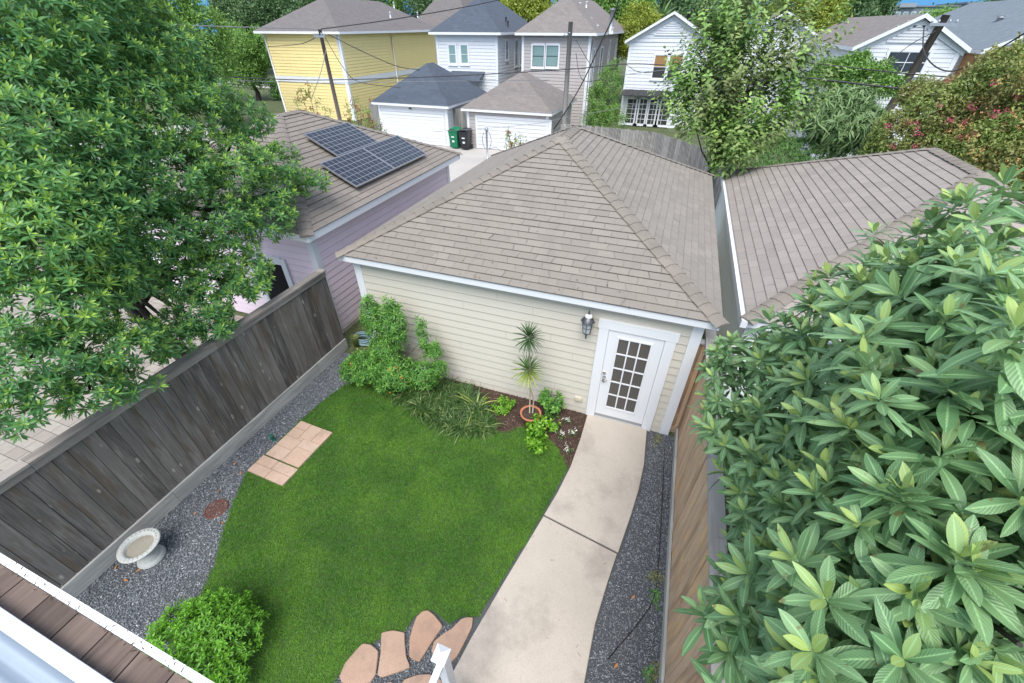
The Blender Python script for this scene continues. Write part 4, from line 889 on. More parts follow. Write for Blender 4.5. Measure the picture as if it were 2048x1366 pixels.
m = MB(); m.box(wx1+.03, 23.6, 0, ox0+.19, 23.7, 5.0); lk = thing('wall', 'narrow grey sided link wall between the white gable and the orange house', 'wall', ((wx1+ox0)/2, 23.65, 0)); m.build('wall_panel', WHITE2, lk)
q = Yp(1990, 55, 27); vent(og, (q[0], q[1], q[2]-.4), .8, .12, GREYM, 'flue')
# pergola frame by the white gable
pe = thing('pergola', 'small brown wooden pergola frame in front of the white gabled house', 'pergola', Yp(1880, 200, 19)); m = MB()
a, b = Yp(1815, 165, 19), Yp(1915, 170, 19); m.tube([a, b], .05, 5); m.tube([Yp(1870, 162, 19.6), Yp(1915, 170, 19)], .04, 5)
for px in (1868, 1905): q = Yp(px, 168, 19); m.tube([q, (q[0], q[1], 0)], .05, 5)
m.build('frame', DECKW, pe)
# low grey roofed building
gr = house('house', 'low grey roofed building beyond the vine tree with a white eave', 'house', 15.5, 21.5, 37, 47, 4.6, 6.0, WHITE2, SH_TAUPE, .35, .25)
# apartment block
ap = thing('apartment_building', 'distant grey apartment block with small white windows against the blue sky', 'building', (44, 110, 0)); apm = paint('apartment_grey', (.16, .19, .22, 1), .6, .08)
m = MB(); m.box(35.2, 110, 0, 50.5, 122, 8.55); m.box(35.0, 109.8, 8.551, 50.6, 122.2, 8.75); m.build('wall', apm, ap)
m = MB(); m.box(48.0, 108.5, 0, 54.5, 121, 8.9); m.box(47.8, 108.3, 8.901, 54.9, 121.2, 9.15); m.build('stair_tower', apm, ap)
m = MB(); m.box(38.5, 109.5, 8.5, 41, 110.4, 9.1); m.build('roof_unit', GREYM, ap)
for k in range(10):
    for zz in (4.3, 6.9):
        m = MB(); x = 36.2+k*1.18; m.box(x-.08, 109.90, zz-.08, x+.63, 109.94, zz+.98) ; w_ = m.build('window', WHITE, ap); m = MB(); m.box(x, 109.87, zz, x+.55, 109.899, zz+.9); m.build('pane', GLASST, w_)

# ================================================================== POLES, CABLES, BINS
def pole(label, b, t, r=.13, mat=POLEW, arm=None):
    th = thing('utility_pole', label, 'utility pole', b); m = MB(); b, t = np.array(b, float), np.array(t, float); m.tube([b, b*.5+t*.5, t], [r*1.15, r, r*.85], 10); m.build('shaft', mat, th)
    if arm: 
        m = MB(); m.obox(t+np.array([-arm/2, -.16, -.35]), (arm, 0, 0), (0, .08, 0), (0, 0, .1))
        for q in (-.45, -.2, .2, .45): m.lathe((t[0]+arm*q, t[1]-.12, t[2]-.25), [(.03, 0), (.05, .05), (.02, .1), (0, .12)], 8)
        m.build('cross_arm', GREYM, th)
    return th
pole('thin brown utility pole in front of the yellow house', (-13.97, 17, 0), (-13.97, 17, 5.72), .11, arm=.7)
mp = pole('grey wooden utility pole at the corner of the taupe alley garage', (-1.0, 20.2, 0), (-1.02, 20.2, 6.05), .13, OLDF)
m = MB(); q = Yp(1140, 66, 20.2); m.tube([(-1.0, 20.1, q[2]), (q[0]-.1, 20.0, q[2]+.02)], .03, 6); m.lathe((q[0]-.15, 20.0, q[2]-.1), [(0, .1), (.12, .06), (.14, -.02), (0, -.05)], 12); m.build('lamp_arm', GREYM, mp)
t_ = Yp(1893, 30, 20); pole('dark brown leaning utility pole in front of the white gabled house', (13.6, 20, 0), t_, .16, arm=.9)
q = Yp(1492, 60, 9.6); t2 = Yp(1508, -60, 9.6); pole('pale grey pole rising out of the top of the vine tree', (q[0]+(q[0]-t2[0])*2, 9.6, 0), t2, .12, plain('pole_grey', (.33, .33, .30, 1), .7))
mb_ = Zp(975, 322, 0); ms = thing('service_mast', 'grey electric service mast with looped cables in the alley', 'mast', mb_)
tz = Yp(975, 262, mb_[1])[2]; m = MB(); m.tube([mb_, (mb_[0], mb_[1], tz)], .055, 8); m.lathe((mb_[0], mb_[1], tz), [(.06, 0), (.11, .03), (.10, .12), (.04, .18), (0, .19)], 10); m.build('conduit', GREYM, ms)
m = MB(); m.tube([(mb_[0]+.25*math.sin(a)*1.0, mb_[1], tz-.45+.45*math.cos(a)) for a in np.linspace(0, 5.6, 20)], .018, 5); m.tube([(mb_[0], mb_[1], tz-.9), (mb_[0]+.5, mb_[1], tz-.75), (mb_[0]+.9, mb_[1], tz-1.0), (mb_[0]+.5, mb_[1], tz-1.3)], .018, 5); m.build('cable_loop', WIREG, ms)
def cable(pts, r, label, mat=WIRE, group='overhead cables'):
    P = [Yp(*p) for p in pts]; n = len(P); out = []
    for i in range(n-1):       # catmull-rom
        p0, p1, p2, p3 = P[max(i-1, 0)], P[i], P[i+1], P[min(i+2, n-1)]
        for s in np.linspace(0, 1, 8, endpoint=False): out.append(.5*((2*p1)+(-p0+p2)*s+(2*p0-5*p1+4*p2-p3)*s*s+(-p0+3*p1-3*p2+p3)*s**3))
    out.append(P[-1]); m = MB(); m.tube(out, r, 5); tag(m.build('overhead_cable', mat, None, P[0]), label, 'cable', group)
cable([(120, 30, 6), (360, 50, 11), (640, 58, 16.9)], .02, 'cable running left from the thin pole across the leafy tree', WIREG)
cable([(642, 58, 16.9), (790, 38, 20), (960, 8, 25), (1100, -25, 28)], .026, 'thick cable rising right from the thin pole over the yellow house roof', WIRE)
cable([(460, 154, 13), (640, 160, 17), (900, 152, 19), (1143, 138, 20), (1250, 128, 20.5), (1330, 130, 21)], .024, 'long level cable passing both alley garages to the cottage', WIRE)
cable([(460, 160, 13), (640, 166, 17), (850, 163, 19), (1100, 160, 20)], .013, 'thin lower cable parallel to the long level one', WIREG)
cable([(640, 70, 16.9), (600, 88, 20), (536, 93, 23.8)], .02, 'sagging cable from the thin pole to the left corner of the yellow house', WIRE)
cable([(655, 68, 16.9), (740, 110, 18.5), (800, 134, 20), (850, 140, 21)], .02, 'sagging cable from the thin pole toward the slate blue garage roof', WIRE)
cable([(650, 75, 16.9), (690, 140, 17.5), (722, 165, 18), (800, 175, 19)], .016, 'cable drooping past the white corner of the yellow house', WIRE)
cable([(652, 100, 16.9), (640, 150, 15.5), (622, 200, 15)], .018, 'cable falling steeply from the thin pole to the flowering shrubs', WIREG)
cable([(1240, -10, 14), (1228, 30, 15), (1200, 90, 17), (1165, 165, 19), (1130, 225, 20), (1105, 262, 20.5)], .03, 'thick dark cable slanting down across the taupe house', WIRE)
cable([(1152, 80, 20.1), (1172, 115, 19), (1185, 135, 18)], .016, 'short cable joining the grey pole to the slanting cable', WIRE)
cable([(1152, 105, 20.1), (1158, 145, 19.5), (1170, 162, 19), (1200, 160, 18.5)], .016, 'looping cable below the grey wooden pole', WIRE)
cable([(1250, 128, 20.5), (1300, 145, 22), (1420, 108, 27)], .014, 'thin cable crossing the tan windows of the cottage', WIRE)
cable([(1240, 150, 20.5), (1330, 140, 22), (1420, 128, 25)], .014, 'lower thin cable in front of the white cottage', WIREG)
cable([(1480, 112, 16), (1640, 128, 16), (1800, 146, 15), (1960, 158, 14)], .02, 'upper dark cable crossing the pergola right of the vine tree', WIRE)
cable([(1480, 140, 15), (1670, 162, 15), (1790, 176, 15), (1900, 186, 14)], .03, 'thick lower dark cable right of the vine tree', WIRE)
cable([(1872, 62, 19.8), (1820, 90, 19), (1768, 132, 18)], .016, 'left slanting cable hanging from the leaning pole', WIRE)
cable([(1848, 55, 19.8), (1848, 105, 19), (1880, 138, 17), (1930, 135, 15), (2060, 60, 12)], .024, 'deeply sagging cable from the leaning pole across the orange house', WIRE)
cable([(870, 263, 15.5), (1050, 250, 16), (1160, 230, 16.5), (1400, 190, 17)], .009, 'very thin pale wire crossing the garage doors low over the alley', WIREG)
def bin_(x, y, mat, label):
    th = thing('wheelie_bin', label, 'bin', (x, y, 0), 'wheelie bins in the alley'); m = MB()
    r0 = [(x-.22, y-.22, .06), (x+.22, y-.22, .06), (x+.22, y+.22, .06), (x-.22, y+.22, .06)]; r1 = [(x-.29, y-.32, .98), (x+.29, y-.32, .98), (x+.29, y+.32, .98), (x-.29, y+.32, .98)]
    m.grid([r0, r1], closed=True, smooth=False); m.face(r0[::-1]); m.box(x-.31, y-.34, .94, x+.31, y+.34, .99); m.box(x-.26, y+.32, .9, x+.26, y+.40, .95); m.build('bin_body', mat, th)
    m = MB(); m.grid([[(x-.32, y-.36, 1.0), (x-.32, y+.36, 1.04)], [(x-.2, y-.34, 1.06), (x-.2, y+.36, 1.10)], [(x+.2, y-.34, 1.06), (x+.2, y+.36, 1.10)], [(x+.32, y-.36, 1.0), (x+.32, y+.36, 1.04)]]); m.build('lid', mat, th)
    for s in (-1, 1): m = MB(); m.tube([(x+s*.24, y+.25, .12), (x+s*.30, y+.25, .12)], .12, 14); m.build('wheel', BLACKM, th)
    m = MB(); m.box(x-.09, y-.318, .62, x+.09, y-.300, .68); m.box(x-.07, y-.285, .36, x+.07, y-.272, .46); m.build('sticker', WHITE, th)
b1 = Zp(909, 297, 0); b2 = Zp(931, 299, 0)
bin_(b1[0], b1[1]+.2, plain('green_bin_plastic', (.005, .16, .07, 1), .5), 'green wheelie bin beside the white alley garage'); bin_(b2[0], b2[1]+.1, plain('black_bin_plastic', (.015, .017, .02, 1), .45), 'black wheelie bin in front of the grey gate')

# ================================================================== PLANTS
def blob_px(L): return [(Dp(a, b, d), r) for a, b, d, r in L]
# --- large left tree
LT = blob_px([(20,30,9,1.25),(140,10,9.4,1.1),(235,60,9.6,.75),(60,150,8.6,1.0),(200,150,8.9,.9),(325,110,9.4,.65),(30,260,8.1,.95),(160,270,8.4,.95),(300,230,8.9,.85),(400,190,9.3,.55),(480,240,9.7,.5),
 (50,380,7.8,.85),(180,385,8.1,.85),(320,350,8.6,.8),(450,330,9.1,.7),(555,330,9.5,.45),(620,365,9.8,.33),(40,500,7.4,.75),(170,500,7.8,.75),(300,470,8.3,.7),(430,440,8.7,.65),(530,440,9.1,.5),(540,390,9.3,.45),
 (60,610,7.2,.65),(170,600,7.4,.45),(430,560,8.3,.42),(500,570,8.5,.28),(400,630,8.0,.38),(40,730,6.95,.5),(150,700,7.1,.5),(250,690,7.3,.42),(230,570,7.7,.4),(340,690,7.6,.28),(60,815,6.9,.35),(180,780,7.05,.33),(270,770,7.2,.25),(430,660,7.9,.2),(120,440,7.5,.7),(465,520,8.7,.5),(400,560,8.5,.45),(355,560,8.3,.4),(475,585,8.4,.3),(345,650,8.0,.3),(430,640,8.1,.28),(300,520,8.3,.35),(500,545,8.6,.35)])
LT = [(c_, (r_, r_, r_*.72)) for c_, r_ in LT]; P, Nn, dep = blobs_pts(LT, 8200, .62, .8, jit=.3)
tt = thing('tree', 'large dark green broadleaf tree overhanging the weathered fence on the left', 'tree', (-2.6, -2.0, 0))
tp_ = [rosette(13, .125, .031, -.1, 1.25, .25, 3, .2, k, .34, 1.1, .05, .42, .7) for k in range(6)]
crown('crown', L_TREE, tt, tp_, P, Nn, rng.uniform(.75, 1.15, len(P)), (dep-.85)*.4+rng.normal(0, .08, len(P))+.16*np.sin(P[:, 0]*2.3+P[:, 2]*1.9)*np.cos(P[:, 1]*2.1+P[:, 2])+.05)  # inner leaves tinted darker: crown shade put into the leaf colour
limbs(tt, (-2.6, -2.0, 0), (-3.3, -2.3, 4.6), [b[0] for b in LT[::2]], .17)
# --- loquat
LQ = blob_px([(1450,760,4.4,.18),(1440,860,4.1,.18),(1560,740,4.3,.2),(1480,705,4.3,.20),(1475,800,4.1,.26),(1480,890,3.8,.26),(1540,960,3.5,.3),(1540,1080,3.2,.28),(1500,1190,3.0,.2),(1510,1320,2.8,.25),(1570,700,4.0,.3),(1620,780,3.6,.38),(1640,880,3.4,.4),(1680,1000,3.0,.4),(1680,1130,2.75,.4),(1680,1280,2.55,.4),
 (1700,600,4.0,.24),(1745,530,4.2,.2),(1760,650,3.6,.32),(1850,560,3.9,.3),(1900,500,4.1,.2),(2010,470,3.7,.3),(1840,650,3.3,.4),(1960,640,3.0,.4),(1900,780,2.75,.45),(1830,930,2.6,.42),(2000,900,2.3,.45),(1880,1120,2.3,.42),(2020,1100,2.05,.42),(1860,1290,2.2,.42),(2040,1290,1.9,.4),(1780,780,3.1,.38),(1620,1200,2.8,.3),(1530,860,4.3,.28),(1520,1010,3.9,.26),(1530,1150,3.4,.25),(1500,1270,3.1,.2)])+[(np.array(c_), r_) for c_, r_ in (((7.1, -3.3, 2.3), .75), ((7.2, -2.3, 2.1), .75), ((7.0, -4.3, 2.3), .7), ((7.8, -3.2, 2.9), .9), ((7.9, -4.4, 3.0), .9), ((7.2, -1.4, 1.9), .6))]
P, Nn, dep = blobs_pts(LQ, 1750, .35, 1.1, jit=.22)
k_ = (np.linalg.norm(CAM-P, axis=1) > 1.95) & (P[:, 2] < 5.35); P, Nn, dep = P[k_], Nn[k_], dep[k_]
lq = thing('tree', 'big leafed loquat shrub with long ribbed leaves crowding over the tan fence', 'shrub', (7.1, -2.9, 0))
tq = [rosette(14, .205, .056, -.35, 1.2, .45, 8, .18, 20+k, .22, 1.1, .07, .42, .72) for k in range(16)]
crown('crown', L_LOQ, lq, tq, P, Nn, rng.uniform(.65, 1.1, len(P)), rng.normal(0, .09, len(P))+(dep-.8)*.2)
limbs(lq, (7.1, -2.9, 0), (6.9, -3.0, 3.6), [b[0] for b in LQ[::2]], .09)
# --- vine tree behind the garages
VT = [(Yp(1440, 330, 8.8), .45), (Yp(1480, 300, 8.8), .7), (Yp(1390, 250, 8.8), .6), (Yp(1470, 230, 9), .8), (Yp(1550, 260, 9), .5), (Yp(1580, 210, 9.2), .45), (Yp(1380, 180, 9), .45), (Yp(1450, 150, 9), .7), (Yp(1540, 150, 9), .55), (Yp(1600, 130, 9.2), .3), (Yp(1480, 80, 9), .45), (Yp(1560, 70, 9), .35), (Yp(1420, 90, 9), .3), (Yp(1350, 220, 9), .3)]
P, Nn, dep = blobs_pts(VT, 640, .15, 1.8, jit=.3)
ex = np.array([Yp(*p) for p in ((1475, 30, 9), (1480, 60, 9), (1530, 20, 9), (1545, 60, 9), (1590, 90, 9.2), (1660, 90, 9.3), (1680, 60, 9.3), (1690, 40, 9.3), (1400, 60, 9), (1380, 110, 9), (1330, 170, 9), (1560, 10, 9), (1500, 10, 9), (1440, 40, 9), (1350, 130, 9))])
P = np.concatenate([P, ex]); Nn = np.concatenate([Nn, np.tile([[.1, 0, 2.]], (len(ex), 1))])
vt = thing('tree', 'tall leafy vine covered tree growing between the two nearest brown roofs', 'tree', (6.5, 8.9, 0))
tv = [spray(20, .22, .10, 1.1, 40+k, .6, 3, .15) for k in range(6)]
crown('crown', L_VINE, vt, tv, P, Nn, rng.uniform(.7, 1.15, len(P)), rng.normal(0, .12, len(P)))
limbs(vt, (6.5, 8.9, 0), (6.3, 9.0, 4.5), [b[0] for b in VT], .09)
# --- bright shrub bottom left
BL = [((1.25, -5.12, .30), .38), ((.92, -5.25, .26), .3), ((1.55, -5.15, .3), .34), ((1.5, -5.5, .32), .38), ((1.1, -5.5, .32), .36), ((1.35, -4.95, .22), .24), ((1.8, -5.5, .28), .24)]
P, Nn, dep = blobs_pts(BL, 1500, .55, .8, jit=.4, lower=-.3); P[:, 2] = np.maximum(P[:, 2], .03)
bl = thing('shrub', 'rounded bright green shrub at the lower left corner of the lawn', 'shrub', (1.25, -5.2, 0))
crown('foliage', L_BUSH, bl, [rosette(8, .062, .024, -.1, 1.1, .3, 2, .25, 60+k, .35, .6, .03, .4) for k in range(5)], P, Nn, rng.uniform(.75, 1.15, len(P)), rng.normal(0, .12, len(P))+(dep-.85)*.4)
limbs(bl, (1.3, -5.25, 0), (1.3, -5.25, .3), [b[0] for b in BL], .02, name='stem')
# --- corner umbrella shrub
UB = [((.50, -.45, 1.45), (.20, .2, .55)), ((.98, -.5, 1.45), (.25, .22, .62)), ((1.52, -.40, 1.25), (.10, .1, .5)), ((1.72, -.42, 1.0), (.16, .12, .2)), ((.35, -.75, .5), (.42, .36, .36)), ((.95, -.75, .5), (.42, .38, .4)), ((1.5, -.62, .55), (.34, .26, .3)), ((1.85, -.5, .7), (.15, .12, .2)), ((-.02, -.78, .34), (.28, .26, .24)), ((.72, -.55, .9), (.3, .24, .3))]
P, Nn, dep = blobs_pts(UB, 1700, .5, .5, jit=.4, lower=-.7); k_ = (P[:, 1] < -.06) & (P[:, 2] > .04); P, Nn, dep = P[k_], Nn[k_], dep[k_]
us = thing('shrub', 'tall feathery green shrub with three spires in the corner by the garage wall', 'shrub', (.8, -.6, 0))
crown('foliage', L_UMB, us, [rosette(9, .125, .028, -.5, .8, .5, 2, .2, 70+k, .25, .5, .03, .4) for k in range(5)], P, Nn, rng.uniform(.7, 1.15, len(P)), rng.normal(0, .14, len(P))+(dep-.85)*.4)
limbs(us, (.8, -.6, 0), (.85, -.55, 1.0), [b[0] for b in UB], .03, name='stem')
fl = P[rng.choice(len(P), 400)]; fl = fl[(fl[:, 1] < -.75) & (fl[:, 2] < 1.0)][:12]
crown('blossoms_or_seed_heads', L_ORG, us, [clump(5, .03, .02, .05, k) for k in range(3)], fl+np.array([0, -.06, .05]), np.tile([[0, 0, 1.]], (len(fl), 1)), 1.)
# --- liriope border
LP = [(.75, -.82), (1.06, -.86), (1.77, -1.12), (2.35, -1.25), (2.93, -1.18), (3.05, -1.0), (2.85, -.75), (2.5, -.35), (1.7, -.25), (1.2, -.3)]
Q = rand_in(LP, 620)
def tuft(n, L, W, seed, el=(.5, 1.4), droop=1.3, segs=4, t=.42):
    r = random.Random(seed); P = []
    for i in range(n):
        v, f, u = leaf_tpl(L*r.uniform(.6, 1.15), W*r.uniform(.8, 1.2), droop*r.uniform(.6, 1.3), .25, segs, .2); v = v @ euler(r.uniform(0, 6.3), r.uniform(*el)).T+np.array([r.gauss(0, .012), r.gauss(0, .012), 0]); P.append((v, f, u, min(1, max(0, r.gauss(t, .28)))))
    return combine(P)
V, F, U, T = scatter([tuft(18, .32, .017, k) for k in range(6)], np.c_[Q, np.full(len(Q), .0)], np.c_[rng.normal(0, .25, (len(Q), 2)), np.ones(len(Q))], rng.uniform(.7, 1.15, len(Q)), rng.normal(0, .12, len(Q)))
tag(build_np('border_grass', L_LIR, V, F, U, T, origin=(2, -.8, 0), smooth=True), 'dark variegated strap leafed border grass curving along the mulch bed', 'border grass', kind='stuff')
def single(name, label, cat, loc, tpl, mat, part='foliage', scale=1., n=(0, 0, 1)):
    th = thing(name, label, cat, loc); V, F, U, T = scatter([tpl], [loc], [n], [scale]); build_np(part, mat, V, F, U, T, th, smooth=True); return th
single('strap_plant', 'pale striped strap leafed plant standing above the dark border grass', 'plant', (2.62, -.62, 0), tuft(34, .55, .028, 5, (.45, 1.3), .9, 5, .75), L_YUC)
def leafy(name, label, loc, blobs, n, tpls, mat, stem=True):
    P, Nn, dep = blobs_pts(blobs, n, .35, .8, jit=.4); P[:, 2] = np.maximum(P[:, 2], .03); th = thing(name, label, 'plant', loc)
    crown('foliage', mat, th, tpls, P, Nn, rng.uniform(.7, 1.15, len(P)), rng.normal(0, .12, len(P)))
    if stem: limbs(th, loc, (loc[0], loc[1], blobs[0][0][2]), [b[0] for b in blobs], .01, mat=L_LIR, name='stem')
    return th
wide = [rosette(7, .10, .055, -.2, 1.0, .5, 3, .2, 80+k, .3, .8, .04, .4) for k in range(4)]
leafy('leafy_plant', 'low lime green leafy plant between the border grass and the terracotta pot', (3.10, -.50, 0), [((3.10, -.50, .12), .17), ((3.2, -.42, .16), .12)], 70, [rosette(7, .062, .036, -.1, 1.0, .4, 2, .2, 90+k, .3, .8, .03, .5) for k in range(4)], L_LIME)
leafy('leafy_plant', 'upright dark leafed plant against the wall just behind the terracotta pot', (3.92, -.28, 0), [((3.90, -.26, .38), (.10, .08, .2)), ((4.13, -.25, .38), (.08, .07, .16)), ((4.05, -.3, .15), .14)], 70, wide, L_UMB)
leafy('leafy_plant', 'bright green trailing plant sprawling from the pot onto the lawn edge', (3.98, -1.0, 0), [((3.88, -.80, .22), .15), ((3.95, -.98, .16), .15), ((4.03, -1.18, .10), .11), ((4.15, -.62, .14), .10)], 110, wide, L_LIME)
for k, (px, py) in enumerate([(1135, 848), (1122, 875), (1146, 872), (1137, 906)]):
    q = Zp(px, py, 0); th = thing('flower', ['white flowered bedding plant nearest the garage wall', 'leftmost small white flowered bedding plant in the mulch', 'white flowered bedding plant closest to the concrete path', 'small white flowered bedding plant nearest the lawn tip'][k], 'flower', q, 'white bedding flowers in the mulch')
    P, Nn, dep = blobs_pts([(q+np.array([0, 0, .03]), .06)], 14, .3, 1, jit=.5, lower=-.2); crown('foliage', L_LIR, th, [rosette(6, .035, .018, 0, 1, .3, 1, .2, 3)], P, Nn, 1.)
    P = q+np.c_[rng.normal(0, .045, (6, 2)), rng.uniform(.08, .12, 6)]; crown('blossoms_or_seed_heads', L_WHT, th, [rosette(5, .018, .016, .1, .2, .1, 1, 0, 4)], P, rng.normal(0, .3, (6, 3))+np.array([0, 0, 1]), 1.3)
# --- potted dracaena
pt = thing('potted_dracaena', 'two headed spiky dracaena in a terracotta pot beside the path', 'potted plant', (3.72, -.62, 0))
m = MB(); m.lathe((3.72, -.62, 0), [(0, 0.005), (.125, .005), (.165, .25), (.19, .255), (.195, .30), (.175, .30), (.16, .275), (0, .27)], 28); m.build('pot', TERRA, pt)
m = MB(); m.lathe((3.72, -.62, 0), [(.165, .278), (.08, .285), (0, .286)], 16); m.build('potting_soil', G_MULCH, pt)
STEMP = plain('pale_stem', (.32, .27, .2, 1), .9); h1, h2 = Yp(1057, 676, -.55), Yp(1056, 742, -.58)
m = MB(); m.tube([(3.70, -.62, .27), (3.69, -.6, .8), (3.67, -.58, 1.3), h1-np.array([0, 0, .02])], [.013, .012, .011, .010], 7); m.build('stem', STEMP, pt)
m = MB(); m.tube([(3.75, -.60, .27), (3.76, -.6, .6), (3.68, -.59, .95), h2-np.array([0, 0, .02])], [.013, .012, .011, .010], 7); m.build('stem', STEMP, pt)
def spiky(n, L, W, seed, e0, e1, t0, t1): return combine([((lambda v, f, u: (v @ euler(i*2.4, e0+(e1-e0)*i/n).T+np.array([0, 0, .09*i/n]), f, u, t0+(t1-t0)*(1-i/n)))(*leaf_tpl(L*(1-.3*abs(i/n-.4)), W, .35, .3, 4, .1))) for i in range(n)])
V, F, U, T = scatter([spiky(85, .30, .021, 1, -.8, 1.35, .15, .35)], [h1-np.array([0, 0, .04])], [(0, 0, 1)], [1.]); build_np('leaf_head', L_YUC, V, F, U, T, pt, smooth=True)
V, F, U, T = scatter([spiky(80, .35, .026, 2, -1.0, 1.2, .5, 1.)], [h2-np.array([0, 0, .04])], [(0, 0, 1)], [1.]); build_np('leaf_head', L_YUC, V, F, U, T, pt, smooth=True)

# --- middle distance plants
def far_tree(label, blobs, n, mat, tpls, base=None, r=.18, cat='tree', shell=.6, up=.5, S=(.8, 1.2), name=None, lower=-.7):
    c = np.mean([b[0] for b in blobs], axis=0); base = base or (c[0], c[1], 0); th = thing(name or cat, label, cat, base)
    P, Nn, dep = blobs_pts(blobs, n, shell, up, jit=.5, lower=lower); P[:, 2] = np.maximum(P[:, 2], .05)
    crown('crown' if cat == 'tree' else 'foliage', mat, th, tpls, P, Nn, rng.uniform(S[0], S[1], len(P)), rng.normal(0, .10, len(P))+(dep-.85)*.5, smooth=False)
    limbs(th, base, (c[0], c[1], c[2]), [b[0] for b in blobs], r, name='trunk' if cat == 'tree' else 'stem'); return th, P
CL_S = [clump(16, .11, .055, .16, k) for k in range(5)]; CL_M = [clump(22, .20, .10, .36, 10+k) for k in range(5)]; CL_L = [clump(34, .30, .17, .7, 20+k) for k in range(5)]
MY = [(Yp(1790, 270, 13), .7), (Yp(1870, 220, 13), .8), (Yp(1960, 190, 13), .9), (Yp(2040, 150, 12.5), .9), (Yp(2060, 240, 12), .9), (Yp(1960, 290, 12), .8), (Yp(1860, 300, 12.5), .6), (Yp(1760, 300, 13), .45), (Yp(1840, 190, 14), .5), (Yp(2050, 330, 11), .8), (Yp(1985, 130, 13.5), .45)]
th, P = far_tree('rust tinged crape myrtle dotted with pink flowers at the right edge', MY, 2600, L_MYR, CL_S, r=.07, lower=-.9)
ii = rng.choice(len(P), 60, replace=False); fp = np.concatenate([P[ii[:18]]+np.array([-.15, -.35, .15]), np.array([Yp(*p) for p in ((1775, 252, 12.2), (1835, 255, 12.2), (1880, 212, 12.1), (1900, 240, 12), (1942, 215, 12.1), (1950, 267, 11.6), (1990, 262, 11.6), (1830, 293, 12), (2034, 195, 11.8), (2005, 250, 11.6), (1835, 268, 12), (1785, 294, 12.2))])])
crown('blossoms_or_seed_heads', L_PINK, th, [clump(40, .06, .05, .16, k) for k in range(3)], fp, np.tile([[0, 0, 1.]], (len(fp), 1)), rng.uniform(.5, .9, len(fp)))
WS = [(Yp(1650, 230, 16), .8), (Yp(1700, 215, 16.5), .75), (Yp(1735, 250, 16), .6), (Yp(1680, 265, 16), .8)]
far_tree('drooping narrow leafed shrub between the vine tree and the crape myrtle', WS, 900, L_WIL, [tuft(14, .5, .06, 30+k, (-.3, 1.), 1.6, 3, .4) for k in range(4)], cat='shrub', r=.08, shell=.4)
OL = [(Yp(1690, 150, 19), .7), (Yp(1740, 160, 19), .7), (Yp(1650, 150, 19.5), .6), (Yp(1775, 175, 18.5), .45), (Yp(1715, 125, 19), .35)]
far_tree('pale flowering shrub in front of the louvred white gable', OL, 700, L_FA, CL_S, cat='shrub', r=.05, S=(1, 1.5))
hd = thing('hedge', 'dense clipped vine hedge along the alley beyond the pale brown roof', 'hedge', (11.2, 16, 0)); n_ = 3200
P = np.c_[rng.uniform(8.6, 13.2, n_), 16+rng.uniform(-.35, .35, n_), rng.uniform(.1, 2.1, n_)]; fa = rng.integers(0, 3, n_); P[fa == 0, 1] = 15.65+rng.normal(0, .04, (fa == 0).sum()); P[fa == 1, 2] = 2.1+rng.normal(0, .05, (fa == 1).sum())
crown('foliage', L_HED, hd, [rosette(7, .09, .04, -.2, .9, .5, 1, .2, k, .3) for k in range(4)], P, np.where((fa == 1)[:, None], [[0, 0, 1.]], [[0, -1., .5]])+rng.normal(0, .3, (n_, 3)), 1.1, rng.normal(0, .15, n_), smooth=False)
GB = [(Yp(1205, 215, 24), .8), (Yp(1215, 175, 24), .7), (Yp(1195, 245, 23.5), .6), (Yp(1230, 240, 23.5), .6), (Yp(1180, 240, 23.6), .45), (Yp(1222, 145, 24.2), .35), (Yp(1190, 195, 24), .4)]
far_tree('feathery bright green shrub between the taupe house and the white cottage', GB, 900, L_FA, [spray(12, .22, .035, .45, 60+k, .5, 1, .3) for k in range(4)], cat='shrub', r=.05, up=1.2)
# reddish seed shrubs
def seedshrub(label, pts, y, ztop, n):
    b = Yp(*pts[0], y); th = thing('shrub', label, 'shrub', (b[0], b[1], 0)); Pl = []; m = MB()
    for (px, py) in pts:
        t = Yp(px, py, y+random.uniform(-.4, .4)); s = np.array([b[0]+(t[0]-b[0])*.6, b[1], 0]); m.tube([s, s*.5+t*.5+np.array([.05, 0, 0]), t], [.02, .014, .006], 5)
        for k in range(n): q = s+(t-s)*random.uniform(.45, 1.02)+rng.normal(0, .11, 3); Pl.append(q)
    m.build('stem', BARK, th); Pl = np.array(Pl); h = len(Pl)//2
    crown('foliage', L_MYR, th, CL_S, Pl[::2], rng.normal(0, .5, (len(Pl[::2]), 3))+[0, 0, 1], 1.1, smooth=False)
    crown('blossoms_or_seed_heads', L_RED, th, [clump(20, .08, .06, .10, k) for k in range(3)], Pl[1::4], rng.normal(0, .5, (len(Pl[1::4]), 3))+[0, 0, 1], 1., smooth=False)  # these red clusters are seed heads, not flowers
seedshrub('tall red tipped shrub in front of the left face of the yellow house', [(600, 175), (615, 170), (590, 195), (630, 200), (648, 210)], 13, 0, 12)
seedshrub('red tipped shrub at the white corner of the yellow house', [(690, 195), (706, 192), (720, 215), (700, 225), (738, 215)], 14, 0, 12)
seedshrub('rust red shrub below the left end of the white alley garage', [(742, 235), (752, 240), (735, 225), (760, 245), (728, 240)], 13.5, 0, 14)
sb = Zp(1030, 300, 0); seedshrub('small russet shrub in front of the taupe garage door', [(1017, 252), (1030, 268), (1042, 275), (1012, 285), (1048, 290)], 15.0, 0, 10)

